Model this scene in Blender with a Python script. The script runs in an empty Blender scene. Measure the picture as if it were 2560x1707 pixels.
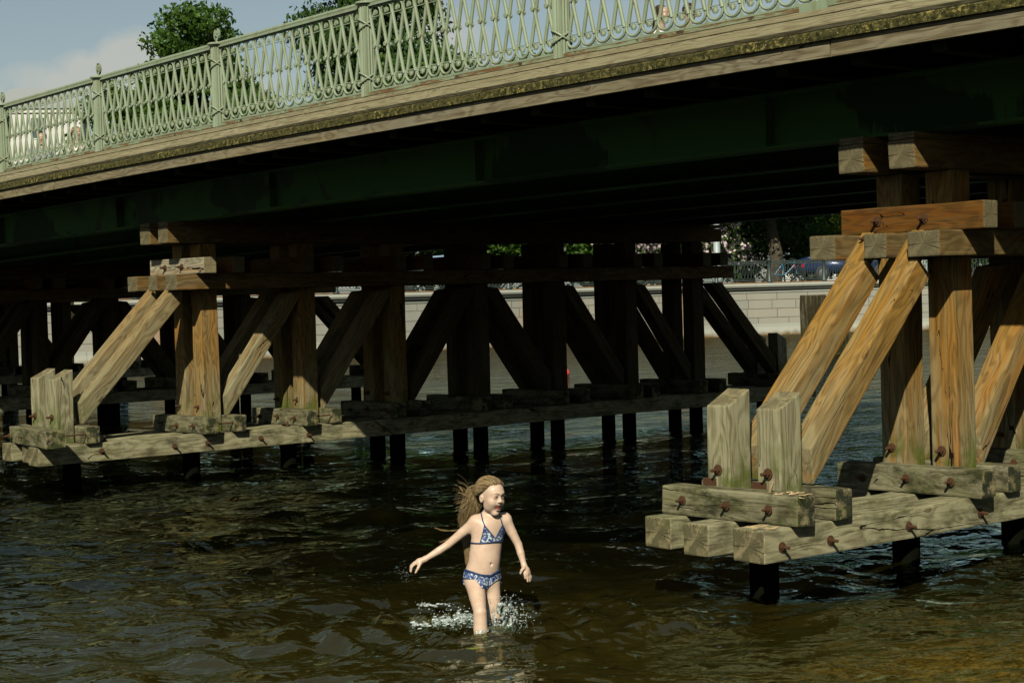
import bpy, bmesh, math, random
import numpy as np
from mathutils import Vector, Matrix, noise as mnoise
from mathutils.bvhtree import BVHTree

rnd = random.Random(7)
S = bpy.context.scene
COL = S.collection

# ------------------------------------------------------------------ camera
CAM = np.array([6.7063, -8.498, 1.9])
CR = np.array([0.640175, 0.767677, -0.029126])
CU = np.array([-0.000754, 0.038541, 0.999257])
CF = np.array([-0.768229, 0.639677, -0.025252])
FPX = 4335.06
cam = bpy.data.cameras.new('camera'); cam.sensor_width = 36; cam.lens = FPX / 2560 * 36
cam.clip_start = 0.1; cam.clip_end = 3000
co = bpy.data.objects.new('camera', cam); COL.objects.link(co)
co.matrix_world = Matrix(((CR[0], CU[0], -CF[0], CAM[0]), (CR[1], CU[1], -CF[1], CAM[1]),
                          (CR[2], CU[2], -CF[2], CAM[2]), (0, 0, 0, 1)))
S.camera = co

def ray(x, y): return CR * (x - 1280) / FPX - CU * (y - 853.5) / FPX + CF
def at(x, y, t): return Vector(CAM + ray(x, y) * t)
def project(p):
    d = np.asarray(p, float) - CAM
    z = d @ CF
    return 1280 + FPX * (d @ CR) / z, 853.5 - FPX * (d @ CU) / z

# ------------------------------------------------------------------ light
SUN = Vector((0.50, -0.605, 0.62)).normalized()      # towards the sun
el = math.asin(SUN.z); az = math.atan2(SUN.x, SUN.y)
W = bpy.data.worlds.new('World'); S.world = W; W.use_nodes = True
wt = W.node_tree; wt.nodes.clear()
wo = wt.nodes.new('ShaderNodeOutputWorld'); bg = wt.nodes.new('ShaderNodeBackground')
sky = wt.nodes.new('ShaderNodeTexSky'); sky.sky_type = 'NISHITA'; sky.sun_disc = False
sky.sun_elevation = el; sky.sun_rotation = az; sky.air_density = 1.0; sky.dust_density = 0.7; sky.ozone_density = 1.0
bg.inputs['Strength'].default_value = 0.05
# clouds: soft cumulus low on the sky
tc = wt.nodes.new('ShaderNodeTexCoord')
def wn(typ, **kw):
    n = wt.nodes.new(typ)
    for k, v in kw.items(): setattr(n, k, v)
    return n
def wmath(op, a, b=None, clamp=False):
    n = wn('ShaderNodeMath', operation=op, use_clamp=clamp)
    for i, v in enumerate((a, b)):
        if v is None: continue
        if isinstance(v, (int, float)): n.inputs[i].default_value = v
        else: wt.links.new(v, n.inputs[i])
    return n.outputs[0]
nz = wn('ShaderNodeTexNoise'); nz.inputs['Scale'].default_value = 16; nz.inputs['Detail'].default_value = 9; nz.inputs['Roughness'].default_value = .6
wt.links.new(tc.outputs['Generated'], nz.inputs['Vector'])
field = None
# banks of fair-weather cumulus standing low over the far shore
for (px, py, rx, rz, w) in ((150, 205, .050, .019, .75), (235, 190, .040, .020, .9), (330, 165, .030, .024, 1.0), (1060, 110, .045, .050, .8), (1120, 210, .05, .03, .8), (60, 330, .05, .02, .6), (-250, 230, .08, .03, .9), (640, 230, .05, .022, .5), (2700, -200, .12, .05, .9), (-1500, 0, .2, .06, 1)):
    d = ray(px, py); d = d/np.linalg.norm(d); h = np.array([CR[0], CR[1], 0])
    dv = wn('ShaderNodeVectorMath', operation='SUBTRACT'); wt.links.new(tc.outputs['Generated'], dv.inputs[0]); dv.inputs[1].default_value = tuple(d)
    sc = wn('ShaderNodeVectorMath', operation='MULTIPLY'); wt.links.new(dv.outputs[0], sc.inputs[0]); sc.inputs[1].default_value = (1/rx, 1/rx, 1/rz)
    ln = wn('ShaderNodeVectorMath', operation='LENGTH'); wt.links.new(sc.outputs[0], ln.inputs[0])
    f_ = wmath('MULTIPLY', wmath('SUBTRACT', 1.0, ln.outputs['Value'], True), w)
    field = f_ if field is None else wmath('MAXIMUM', field, f_)
f2 = wmath('SUBTRACT', wmath('ADD', field, wmath('MULTIPLY', nz.outputs['Fac'], 1.3)), .83)
cl = wmath('MULTIPLY', wmath('MULTIPLY', f2, 3.0, True), .75)
cl = wmath('MULTIPLY', cl, wmath('GREATER_THAN', field, 0.001))
wisp = wn('ShaderNodeTexNoise'); wisp.inputs['Scale'].default_value = 3; wisp.inputs['Detail'].default_value = 7; wisp.inputs['Distortion'].default_value = .6
wm = wn('ShaderNodeMapping'); wm.inputs['Scale'].default_value = (1, 1, 5); wt.links.new(tc.outputs['Generated'], wm.inputs[0]); wt.links.new(wm.outputs[0], wisp.inputs['Vector'])
cl = wmath('ADD', cl, wmath('MULTIPLY', wmath('MULTIPLY', wmath('SUBTRACT', wisp.outputs['Fac'], .5), 2.0, True), .35), True)
tint = wn('ShaderNodeMix', data_type='RGBA', blend_type='MULTIPLY'); tint.inputs['Factor'].default_value = 1
hs = wn('ShaderNodeHueSaturation'); hs.inputs['Saturation'].default_value = .60; hs.inputs['Value'].default_value = 1.08; wt.links.new(sky.outputs[0], hs.inputs['Color'])
wt.links.new(hs.outputs[0], tint.inputs['A']); tint.inputs['B'].default_value = (.92, 1.0, .96, 1)
mx = wn('ShaderNodeMix', data_type='RGBA'); wt.links.new(tint.outputs['Result'], mx.inputs['A']); mx.inputs['B'].default_value = (8.4, 8.5, 7.6, 1)
wt.links.new(cl, mx.inputs['Factor'])
wt.links.new(mx.outputs['Result'], bg.inputs['Color']); wt.links.new(bg.outputs[0], wo.inputs[0])
sl = bpy.data.lights.new('sun', 'SUN'); sl.energy = 5.0; sl.angle = math.radians(.5); sl.color = (1.0, .95, .80)
so = bpy.data.objects.new('sun', sl); COL.objects.link(so)
so.rotation_euler = (-SUN).to_track_quat('-Z', 'Y').to_euler()
so.location = (20, -30, 40)
S.view_settings.view_transform = 'Standard'; S.view_settings.look = 'None'
S.view_settings.exposure = 0.3
S.cycles.diffuse_bounces = 0; S.cycles.glossy_bounces = 3; S.cycles.max_bounces = 8; S.cycles.transparent_max_bounces = 12; S.cycles.caustics_reflective = False; S.cycles.caustics_refractive = False; S.view_settings.gamma = 1.0

# ------------------------------------------------------------------ object helpers
WM = {}
def link(ob, parent=None, M=None):
    COL.objects.link(ob)
    M = M if M is not None else Matrix.Identity(4)
    if parent is not None:
        ob.parent = parent
        ob.matrix_local = WM[parent.name].inverted() @ M
    else:
        ob.matrix_local = M
    WM[ob.name] = M
    return ob
def tag(o, label=None, cat=None, group=None, kind=None):
    if label: o['label'] = label
    if cat: o['category'] = cat
    if group: o['group'] = group
    if kind: o['kind'] = kind
    return o
def thing(name, label, cat, loc, group=None, rz=0.0):
    o = bpy.data.objects.new(name, None); o.empty_display_size = .2
    link(o, None, Matrix.Translation(Vector(loc)) @ Matrix.Rotation(rz, 4, 'Z'))
    return tag(o, label, cat, group)
def mesh_ob(name, me, mat, parent=None, M=None, smooth=False):
    o = bpy.data.objects.new(name, me)
    if mat is not None:
        me.materials.clear()
        for m_ in (mat if isinstance(mat, (list, tuple)) else [mat]): me.materials.append(m_)
    if smooth: me.polygons.foreach_set('use_smooth', [True] * len(me.polygons))
    return link(o, parent, M)
def copy_tree(o, parent=None, M=None):
    c = o.copy(); COL.objects.link(c)
    if parent is None:
        c.parent = None; c.matrix_local = M; WM[c.name] = M
    else:
        c.parent = parent; c.matrix_local = o.matrix_local.copy(); WM[c.name] = WM[parent.name] @ c.matrix_local
    for ch in [x for x in KIDS.get(o.name, [])]: KIDS.setdefault(c.name, []).append(copy_tree(ch, c))
    return c
KIDS = {}
def mesh_from(verts, faces, name='m'):
    me = bpy.data.meshes.new(name); me.from_pydata([tuple(v) for v in verts], [], [tuple(f) for f in faces]); me.update(); return me

class MB:
    """collects shapes for one mesh"""
    def __init__(s): s.v = []; s.f = []; s.mi = []; s.m = 0
    def add(s, vs, fs):
        b = len(s.v); s.v += [tuple(v) for v in vs]; s.f += [tuple(i + b for i in f) for f in fs]; s.mi += [s.m] * len(fs)
    def box(s, a, b, M=None):
        (x0, y0, z0), (x1, y1, z1) = a, b
        vs = [Vector(p) for p in ((x0,y0,z0),(x1,y0,z0),(x1,y1,z0),(x0,y1,z0),(x0,y0,z1),(x1,y0,z1),(x1,y1,z1),(x0,y1,z1))]
        if M is not None: vs = [M @ v for v in vs]
        s.add(vs, [(0,3,2,1),(4,5,6,7),(0,1,5,4),(1,2,6,5),(2,3,7,6),(3,0,4,7)])
    def tube(s, pts, r, n=8, cap=True, closed=False):
        pts = [Vector(p) for p in pts]; N = len(pts)
        rr = r if isinstance(r, (list, tuple)) else [r] * N
        vs = []; fs = []; up = Vector((0, 0, 1)); prev = None
        for i, p in enumerate(pts):
            if closed: t = pts[(i + 1) % N] - pts[i - 1]
            else: t = pts[min(i + 1, N - 1)] - pts[max(i - 1, 0)]
            if t.length < 1e-9: t = Vector((0, 0, 1))
            t.normalize()
            if prev is None:
                a = t.cross(up)
                if a.length < .05: a = t.cross(Vector((1, 0, 0)))
            else: a = prev - t * prev.dot(t)
            if a.length < 1e-6: a = t.orthogonal()
            a.normalize(); prev = a; b = t.cross(a)
            for k in range(n):
                w = 2 * math.pi * k / n
                vs.append(p + (a * math.cos(w) + b * math.sin(w)) * rr[i])
        M_ = N if closed else N - 1
        for i in range(M_):
            j = (i + 1) % N
            for k in range(n):
                fs.append((i*n+k, i*n+(k+1) % n, j*n+(k+1) % n, j*n+k))
        if cap and not closed:
            fs.append(tuple(range(n))[::-1]); fs.append(tuple((N-1)*n+k for k in range(n)))
        s.add(vs, fs)
    def lathe(s, prof, n=24, c=(0, 0, 0), flute=0, fr=0):
        vs = []; fs = []
        for (r, z) in prof:
            for k in range(n):
                w = 2*math.pi*k/n
                q = r * (1 - (flute * (.5 - .5*math.cos(w*fr)) if fr else 0))
                vs.append((c[0]+q*math.cos(w), c[1]+q*math.sin(w), c[2]+z))
        for i in range(len(prof)-1):
            for k in range(n): fs.append((i*n+k, i*n+(k+1) % n, (i+1)*n+(k+1) % n, (i+1)*n+k))
        fs.append(tuple(range(n))[::-1]); fs.append(tuple((len(prof)-1)*n+k for k in range(n)))
        s.add(vs, fs)
    def prism(s, poly, y0, y1, M=None):
        """poly in x,z extruded along y"""
        n = len(poly)
        vs = [Vector((x, y0, z)) for x, z in poly] + [Vector((x, y1, z)) for x, z in poly]
        if M is not None: vs = [M @ v for v in vs]
        fs = [tuple(range(n)), tuple(range(2*n-1, n-1, -1))]
        for i in range(n):
            j = (i+1) % n; fs.append((i, i+n, j+n, j))
        s.add(vs, fs)
    def ico(s, c, r, sub=1, sc=(1, 1, 1)):
        key = sub
        if key not in ICO:
            bm = bmesh.new(); bmesh.ops.create_icosphere(bm, subdivisions=sub, radius=1)
            ICO[key] = ([v.co.copy() for v in bm.verts], [tuple(v.index for v in f.verts) for f in bm.faces]); bm.free()
        vs, fs = ICO[key]
        s.add([(c[0]+v.x*r*sc[0], c[1]+v.y*r*sc[1], c[2]+v.z*r*sc[2]) for v in vs], fs)
    def mesh(s, name='m', fix=True):
        me = mesh_from(s.v, s.f, name)
        if any(s.mi): me.polygons.foreach_set('material_index', s.mi)
        if fix:
            bm = bmesh.new(); bm.from_mesh(me); bmesh.ops.recalc_face_normals(bm, faces=bm.faces); bm.to_mesh(me); bm.free()
        return me
    def build(s, name, mat, parent=None, M=None, smooth=False, fix=True):
        return mesh_ob(name, s.mesh(name, fix), mat, parent, M, smooth)
ICO = {}

# ------------------------------------------------------------------ node helpers
class NT:
    def __init__(s, name):
        s.m = bpy.data.materials.new(name); s.m.use_nodes = True; s.t = s.m.node_tree; s.t.nodes.clear()
        s.out = s.t.nodes.new('ShaderNodeOutputMaterial')
    def n(s, typ, **kw):
        nd = s.t.nodes.new(typ)
        for k, v in kw.items():
            if k.startswith('i_'):
                key = k[2:]; key = int(key) if key.isdigit() else key.replace('_', ' ')
                nd.inputs[key].default_value = v
            else: setattr(nd, k, v)
        return nd
    def l(s, a, b): s.t.links.new(a, b)
    def val(s, sock, v):
        if hasattr(v, 'is_linked') or hasattr(v, 'links'): s.l(v, sock)
        else: sock.default_value = v
    def math(s, op, a, b=None, c=None, clamp=False):
        nd = s.t.nodes.new('ShaderNodeMath'); nd.operation = op; nd.use_clamp = clamp
        s.val(nd.inputs[0], a)
        if b is not None: s.val(nd.inputs[1], b)
        if c is not None: s.val(nd.inputs[2], c)
        return nd.outputs[0]
    def mix(s, f, a, b, blend='MIX'):
        nd = s.t.nodes.new('ShaderNodeMix'); nd.data_type = 'RGBA'; nd.blend_type = blend
        s.val(nd.inputs['Factor'], f)
        for k, v in (('A', a), ('B', b)):
            if isinstance(v, tuple): nd.inputs[k].default_value = (*v[:3], 1)
            else: s.l(v, nd.inputs[k])
        return nd.outputs['Result']
    def ramp(s, v, p0, p1):
        nd = s.t.nodes.new('ShaderNodeMapRange'); nd.clamp = True
        s.l(v, nd.inputs[0]); nd.inputs[1].default_value = p0; nd.inputs[2].default_value = p1
        return nd.outputs[0]
    def noise(s, vec, scale, detail=3, rough=.55, dist=0, out='Fac'):
        nd = s.n('ShaderNodeTexNoise'); nd.inputs['Scale'].default_value = scale; nd.inputs['Detail'].default_value = detail
        nd.inputs['Roughness'].default_value = rough; nd.inputs['Distortion'].default_value = dist
        s.l(vec, nd.inputs['Vector']); return nd.outputs[out]
    def mapping(s, vec, scale=(1, 1, 1), loc=(0, 0, 0), rot=(0, 0, 0)):
        nd = s.n('ShaderNodeMapping'); nd.inputs['Scale'].default_value = scale; nd.inputs['Location'].default_value = loc; nd.inputs['Rotation'].default_value = rot
        s.l(vec, nd.inputs['Vector']); return nd.outputs[0]
    def bsdf(s, col, rough=.7, metal=0, spec=.5, bump=None, bs=.3, bd=.01, **kw):
        b = s.n('ShaderNodeBsdfPrincipled')
        if isinstance(col, tuple): b.inputs['Base Color'].default_value = (*col[:3], 1)
        else: s.l(col, b.inputs['Base Color'])
        s.val(b.inputs['Roughness'], rough); b.inputs['Metallic'].default_value = metal
        b.inputs['Specular IOR Level'].default_value = spec
        for k, v in kw.items(): s.val(b.inputs[k.replace('_', ' ')], v)
        if bump is not None:
            bn = s.n('ShaderNodeBump'); bn.inputs['Strength'].default_value = bs; bn.inputs['Distance'].default_value = bd
            s.l(bump, bn.inputs['Height']); s.l(bn.outputs[0], b.inputs['Normal'])
        s.l(b.outputs[0], s.out.inputs[0]); return b
def simple(name, col, rough=.6, metal=0, spec=.5, var=.15, vs=20, bump=.15, bd=.005):
    t = NT(name); tc = t.n('ShaderNodeTexCoord').outputs['Object']
    nz = t.noise(tc, vs, 5)
    c = t.mix(t.ramp(nz, .3, .7), tuple(x*(1-var) for x in col), tuple(min(1, x*(1+var)) for x in col))
    t.bsdf(c, rough, metal, spec, nz, bump, bd); return t.m

# ------------------------------------------------------------------ wood
def wood(name, lowc, highc, streak, z0=.6, z1=1.7, mold=.5, moss=0.0, moldz=9.0, orange=.5, scale=1.0, crack=1.0, dark=1.0):
    """weathered sawn timber: grain runs along the timber's own X axis; lower wood is washed grey, higher wood keeps its resin colour"""
    t = NT(name); tc = t.n('ShaderNodeTexCoord'); ob = tc.outputs['Object']
    oi = t.n('ShaderNodeObjectInfo')
    off = t.n('ShaderNodeVectorMath', operation='ADD')
    cmb = t.n('ShaderNodeCombineXYZ')
    for k, m_ in enumerate((17.3, 9.1, 5.7)): t.l(t.math('MULTIPLY', oi.outputs['Random'], m_), cmb.inputs[k])
    t.l(ob, off.inputs[0]); t.l(cmb.outputs[0], off.inputs[1]); P = off.outputs[0]
    # knots: distort the grain around sparse cells
    kv = t.mapping(P, (1.6*scale, 3.2*scale, 3.2*scale))
    vo = t.n('ShaderNodeTexVoronoi'); vo.inputs['Scale'].default_value = 1.35; t.l(kv, vo.inputs['Vector'])
    kd = vo.outputs['Distance']
    kn = t.math('POWER', t.math('SUBTRACT', 1.0, t.ramp(kd, 0.0, .28)), 2.0)
    low = t.noise(t.mapping(P, (.9, 3.5, 3.5)), 1.6, 2, .5, .4)
    sep = t.n('ShaderNodeSeparateXYZ'); t.l(P, sep.inputs[0])
    # growth-ring bands, slowly wandering along the length
    bandc = t.math('ADD', t.math('MULTIPLY', sep.outputs['Y'], 17.0), t.math('MULTIPLY', sep.outputs['Z'], 13.0))
    bandc = t.math('ADD', bandc, t.math('MULTIPLY', low, 10.0))
    bandc = t.math('ADD', bandc, t.math('MULTIPLY', kn, 2.4))
    band = t.math('MULTIPLY_ADD', t.math('SINE', t.math('MULTIPLY', bandc, 5.2)), .5, .5)
    fine = t.noise(t.mapping(P, (2.5, 90, 90)), 1.5, 3, .6)
    grain = t.math('ADD', t.math('MULTIPLY', band, .30), t.math('MULTIPLY', fine, .95))
    # end grain
    geo = t.n('ShaderNodeNewGeometry')
    nsep = t.n('ShaderNodeSeparateXYZ'); t.l(tc.outputs['Normal'], nsep.inputs[0])
    endm = t.ramp(t.math('ABSOLUTE', nsep.outputs['X']), .75, .9)
    osep = t.n('ShaderNodeSeparateXYZ'); t.l(ob, osep.inputs[0])
    rr = t.math('SQRT', t.math('ADD', t.math('POWER', t.math('ADD', osep.outputs['Y'], t.math('MULTIPLY_ADD', oi.outputs['Random'], .08, -.04)), 2.0), t.math('POWER', t.math('ADD', osep.outputs['Z'], .01), 2.0)))
    rr = t.math('ADD', rr, t.math('MULTIPLY', t.noise(ob, 14, 3), .03))
    rings = t.math('MULTIPLY_ADD', t.math('SINE', t.math('MULTIPLY', rr, 520.0)), .5, .5)
    ang = t.math('ARCTAN2', osep.outputs['Z'], osep.outputs['Y'])
    rad = t.n('ShaderNodeTexNoise'); rad.noise_dimensions = '1D'; rad.inputs['Scale'].default_value = 4.0; rad.inputs['Detail'].default_value = 3
    t.l(ang, rad.inputs['W']); radc = t.ramp(rad.outputs['Fac'], .42, .36)
    # colour by height + noise
    gp = t.n('ShaderNodeSeparateXYZ'); t.l(geo.outputs['Position'], gp.inputs[0])
    big = t.noise(t.mapping(P, (.7, 5, 5)), 1.3, 3, .6, .6)
    hz = t.math('ADD', t.ramp(gp.outputs['Z'], z0, z1), t.math('MULTIPLY_ADD', big, 2.2, -1.1 - .25*(1-orange)), clamp=True)
    c = t.mix(hz, lowc, highc)
    st = t.ramp(t.noise(t.mapping(P, (.5, 13, 13)), 1.0, 4, .65, .3), .5, .68)
    c = t.mix(t.math('MULTIPLY', st, orange), c, streak)
    pale = t.ramp(t.noise(t.mapping(P, (.8, 9, 9), (3, 1, 7)), 1.2, 4, .6), .52, .66)
    c = t.mix(t.math('MULTIPLY', pale, .45*(1-.65*orange)), c, (.50, .47, .33))
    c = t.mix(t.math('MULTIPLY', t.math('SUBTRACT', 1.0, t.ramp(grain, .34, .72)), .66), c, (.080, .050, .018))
    stn = t.ramp(t.noise(t.mapping(P, (1.1, 16, 16), (9, 4, 2)), 1.0, 5, .7), .56, .70)
    c = t.mix(t.math('MULTIPLY', stn, .45), c, (.055, .036, .014))
    c = t.mix(t.math('MULTIPLY', t.ramp(kn, .35, .9), .8), c, (.10, .045, .014))
    # bleeding resin/rust pattern under knots
    # mould
    mo = t.noise(t.mapping(P, (1.6, 3.2, 3.2)), 2.4, 8, .72)
    moz = t.ramp(gp.outputs['Z'], moldz, moldz - .35)
    mm = t.math('MULTIPLY', t.ramp(mo, .46, .62), t.math('MULTIPLY', moz, mold))
    c = t.mix(mm, c, (.035, .035, .022))
    endmo = t.math('MULTIPLY', t.ramp(t.noise(ob, 11, 6, .7), .40, .52), t.math('MULTIPLY', endm, mold))
    c = t.mix(endm, c, t.mix(rings, (.27, .225, .125), (.38, .33, .20)))
    c = t.mix(endmo, c, (.028, .035, .024))
    if moss:
        ms = t.ramp(t.noise(P, 5, 6, .65), .45, .6)
        c = t.mix(t.math('MULTIPLY', t.math('MULTIPLY', ms, moss), t.ramp(gp.outputs['Z'], 1.05, .66)), c, (.10, .14, .012))
    # long drying cracks
    cv = t.n('ShaderNodeTexVoronoi', feature='DISTANCE_TO_EDGE'); cv.inputs['Scale'].default_value = 1.0; cv.inputs['Randomness'].default_value = 1.0
    wob_ = t.n('ShaderNodeVectorMath', operation='ADD'); t.l(t.mapping(P, (.42, 7.5, 7.5), (5, 2, 9)), wob_.inputs[0])
    nzv = t.noise(t.mapping(P, (3, 14, 14)), 1.0, 3, .6, 0, 'Color'); sclv = t.n('ShaderNodeVectorMath', operation='SCALE'); t.l(nzv, sclv.inputs[0]); sclv.inputs['Scale'].default_value = .22; t.l(sclv.outputs[0], wob_.inputs[1])
    t.l(wob_.outputs[0], cv.inputs['Vector'])
    crw = t.math('MULTIPLY', t.ramp(t.noise(t.mapping(P, (.8, 3, 3), (2, 8, 1)), 1.0, 3), .47, .66), .011*crack)
    crk = t.math('LESS_THAN', cv.outputs['Distance'], crw)
    crk = t.math('MULTIPLY', crk, t.math('SUBTRACT', 1.0, endm))
    crk = t.math('MAXIMUM', crk, t.math('MULTIPLY', t.math('MULTIPLY', radc, endm), .45))
    c = t.mix(crk, c, (.012, .008, .004))
    h = t.math('ADD', t.math('MULTIPLY', grain, .35), t.math('MULTIPLY', crk, -1.6))
    h = t.math('ADD', h, t.math('MULTIPLY', t.noise(P, 30, 5), .3))
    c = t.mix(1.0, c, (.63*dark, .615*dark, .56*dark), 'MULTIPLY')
    t.bsdf(c, .88, 0, .08, h, .75, .006)
    return t.m

M = {}
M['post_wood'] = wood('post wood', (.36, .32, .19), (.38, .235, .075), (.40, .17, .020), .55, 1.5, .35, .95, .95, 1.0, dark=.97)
M['shaded_wood'] = wood('shade-darkened pier wood', (.20, .17, .09), (.17, .12, .05), (.18, .09, .02), .55, 1.5, .5, .6, .95, .6, dark=.55)  # darker copy of the timber colour, painting in the shade under the deck
M['brace_wood'] = wood('brace wood', (.36, .32, .19), (.40, .23, .055), (.42, .17, .016), .7, 1.7, .12, .8, .8, .9, dark=.95)
M['brace_pale'] = wood('pale brace wood', (.36, .33, .20), (.38, .26, .11), (.40, .19, .04), .9, 2.1, .2, .5, .8, .5, dark=.9)
M['stub_wood'] = wood('stub wood', (.42, .40, .26), (.36, .34, .22), (.30, .26, .13), .5, 1.9, .45, .9, 1.0, .15)
M['sill_wood'] = wood('sill wood', (.44, .42, .27), (.40, .38, .24), (.34, .27, .13), .2, 1.5, .62, .15, 2.0, .25)
M['clamp_wood'] = wood('clamp wood', (.27, .255, .165), (.25, .235, .15), (.30, .24, .13), .2, 1.5, .95, .25, 2.0, .2)
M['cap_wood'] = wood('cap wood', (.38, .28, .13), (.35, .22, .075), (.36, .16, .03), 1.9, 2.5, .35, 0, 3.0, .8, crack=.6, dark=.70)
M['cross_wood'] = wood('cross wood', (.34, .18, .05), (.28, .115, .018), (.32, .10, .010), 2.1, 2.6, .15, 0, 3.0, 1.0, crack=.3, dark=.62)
M['cross_pale'] = wood('pale cross wood', (.48, .45, .34), (.46, .42, .30), (.42, .20, .05), 2.1, 2.6, .15, 0, 3.0, .6)
M['fascia_wood'] = wood('fascia wood', (.30, .25, .15), (.27, .25, .19), (.20, .15, .08), 3.0, 3.6, .10, 0, 4.0, .4, crack=.4)
M['skirt_wood'] = wood('skirt wood', (.30, .28, .18), (.31, .285, .185), (.30, .26, .14), 3.0, 3.6, .08, 0, 4.0, .3, crack=.25)
def lichen():
    t = NT('mossy plank edge'); ob = t.n('ShaderNodeTexCoord').outputs['Object']
    a = t.noise(ob, 26, 8, .75); b = t.noise(ob, 3.0, 3)
    c = t.mix(t.ramp(a, .40, .56), (.014, .016, .005), (.075, .068, .022))
    c = t.mix(t.math('MULTIPLY', t.ramp(a, .54, .62), t.ramp(b, .4, .6)), c, (.34, .27, .08))
    c = t.mix(t.ramp(t.noise(ob, 60, 4), .62, .7), c, (.36, .33, .2))
    t.bsdf(c, .95, 0, .1, a, 1.0, .015); return t.m
M['lichen'] = lichen()
def dark_timber():
    return wood('dark pile wood', (.03, .03, .016), (.06, .055, .03), (.05, .035, .015), .2, 1.5, .7, .3, 2, .3)
M['pile_wood'] = dark_timber()
M['shade_black_pile'] = simple('shade-blackened pile', (.003, .0035, .002), 1.0, 0, 0.0, .4, 6)  # near-black colour paints the shade beneath the sills onto the piles
def rust():
    t = NT('rusty iron'); ob = t.n('ShaderNodeTexCoord').outputs['Object']
    a = t.noise(ob, 60, 5)
    t.bsdf(t.mix(a, (.035, .016, .007), (.10, .044, .018)), .8, .2, .3, a, .8, .004); return t.m
M['rust'] = rust()
def paint(name, base, rustc=(.22, .10, .03), lowrust=True):
    t = NT(name); g = t.n('ShaderNodeNewGeometry').outputs['Position']
    a = t.noise(g, 2.5, 6, .65); b = t.noise(t.mapping(g, (8, 8, 1.4)), 2.0, 5, .6); f = t.noise(g, 45, 3)
    c = t.mix(t.ramp(a, .35, .7), base, tuple(x*.84 for x in base))
    c = t.mix(t.math('MULTIPLY', t.ramp(b, .50, .66), .6), c, (.15, .155, .075))
    c = t.mix(t.ramp(t.noise(g, 14, 6, .7), .63, .70), c, rustc)
    t.bsdf(c, .5, 0, .4, f, .12, .004); return t.m
M['rail_paint'] = paint('sage green paint', (.215, .262, .168))
def rail_base_mat():
    t = NT('rusting green paint'); g = t.n('ShaderNodeNewGeometry').outputs['Position']
    a = t.noise(t.mapping(g, (1, 3, 9)), 3.5, 7, .7)
    c = t.mix(t.ramp(a, .44, .56), (.20, .25, .15), (.13, .065, .022))
    c = t.mix(t.ramp(t.noise(g, 9, 5), .58, .66), c, (.05, .03, .012))
    t.bsdf(c, .7, 0, .3, a, .4, .006); return t.m
M['rail_base'] = rail_base_mat()
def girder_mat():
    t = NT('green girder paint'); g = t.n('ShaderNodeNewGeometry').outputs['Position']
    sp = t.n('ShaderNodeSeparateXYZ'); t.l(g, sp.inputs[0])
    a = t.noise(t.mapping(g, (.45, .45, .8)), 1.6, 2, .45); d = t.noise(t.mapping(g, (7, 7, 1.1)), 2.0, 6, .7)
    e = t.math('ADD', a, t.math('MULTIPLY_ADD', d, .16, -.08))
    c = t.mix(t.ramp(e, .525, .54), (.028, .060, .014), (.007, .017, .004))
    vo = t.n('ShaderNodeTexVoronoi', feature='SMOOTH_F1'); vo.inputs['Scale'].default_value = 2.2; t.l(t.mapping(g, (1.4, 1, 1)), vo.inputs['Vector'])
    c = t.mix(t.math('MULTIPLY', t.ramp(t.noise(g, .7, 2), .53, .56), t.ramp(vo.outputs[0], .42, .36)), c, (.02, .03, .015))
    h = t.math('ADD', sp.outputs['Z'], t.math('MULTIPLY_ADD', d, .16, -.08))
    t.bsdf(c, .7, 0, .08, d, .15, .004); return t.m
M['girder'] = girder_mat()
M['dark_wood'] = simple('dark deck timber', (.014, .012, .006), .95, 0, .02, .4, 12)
M['asphalt'] = simple('deck asphalt', (.06, .06, .055), .9)

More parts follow.
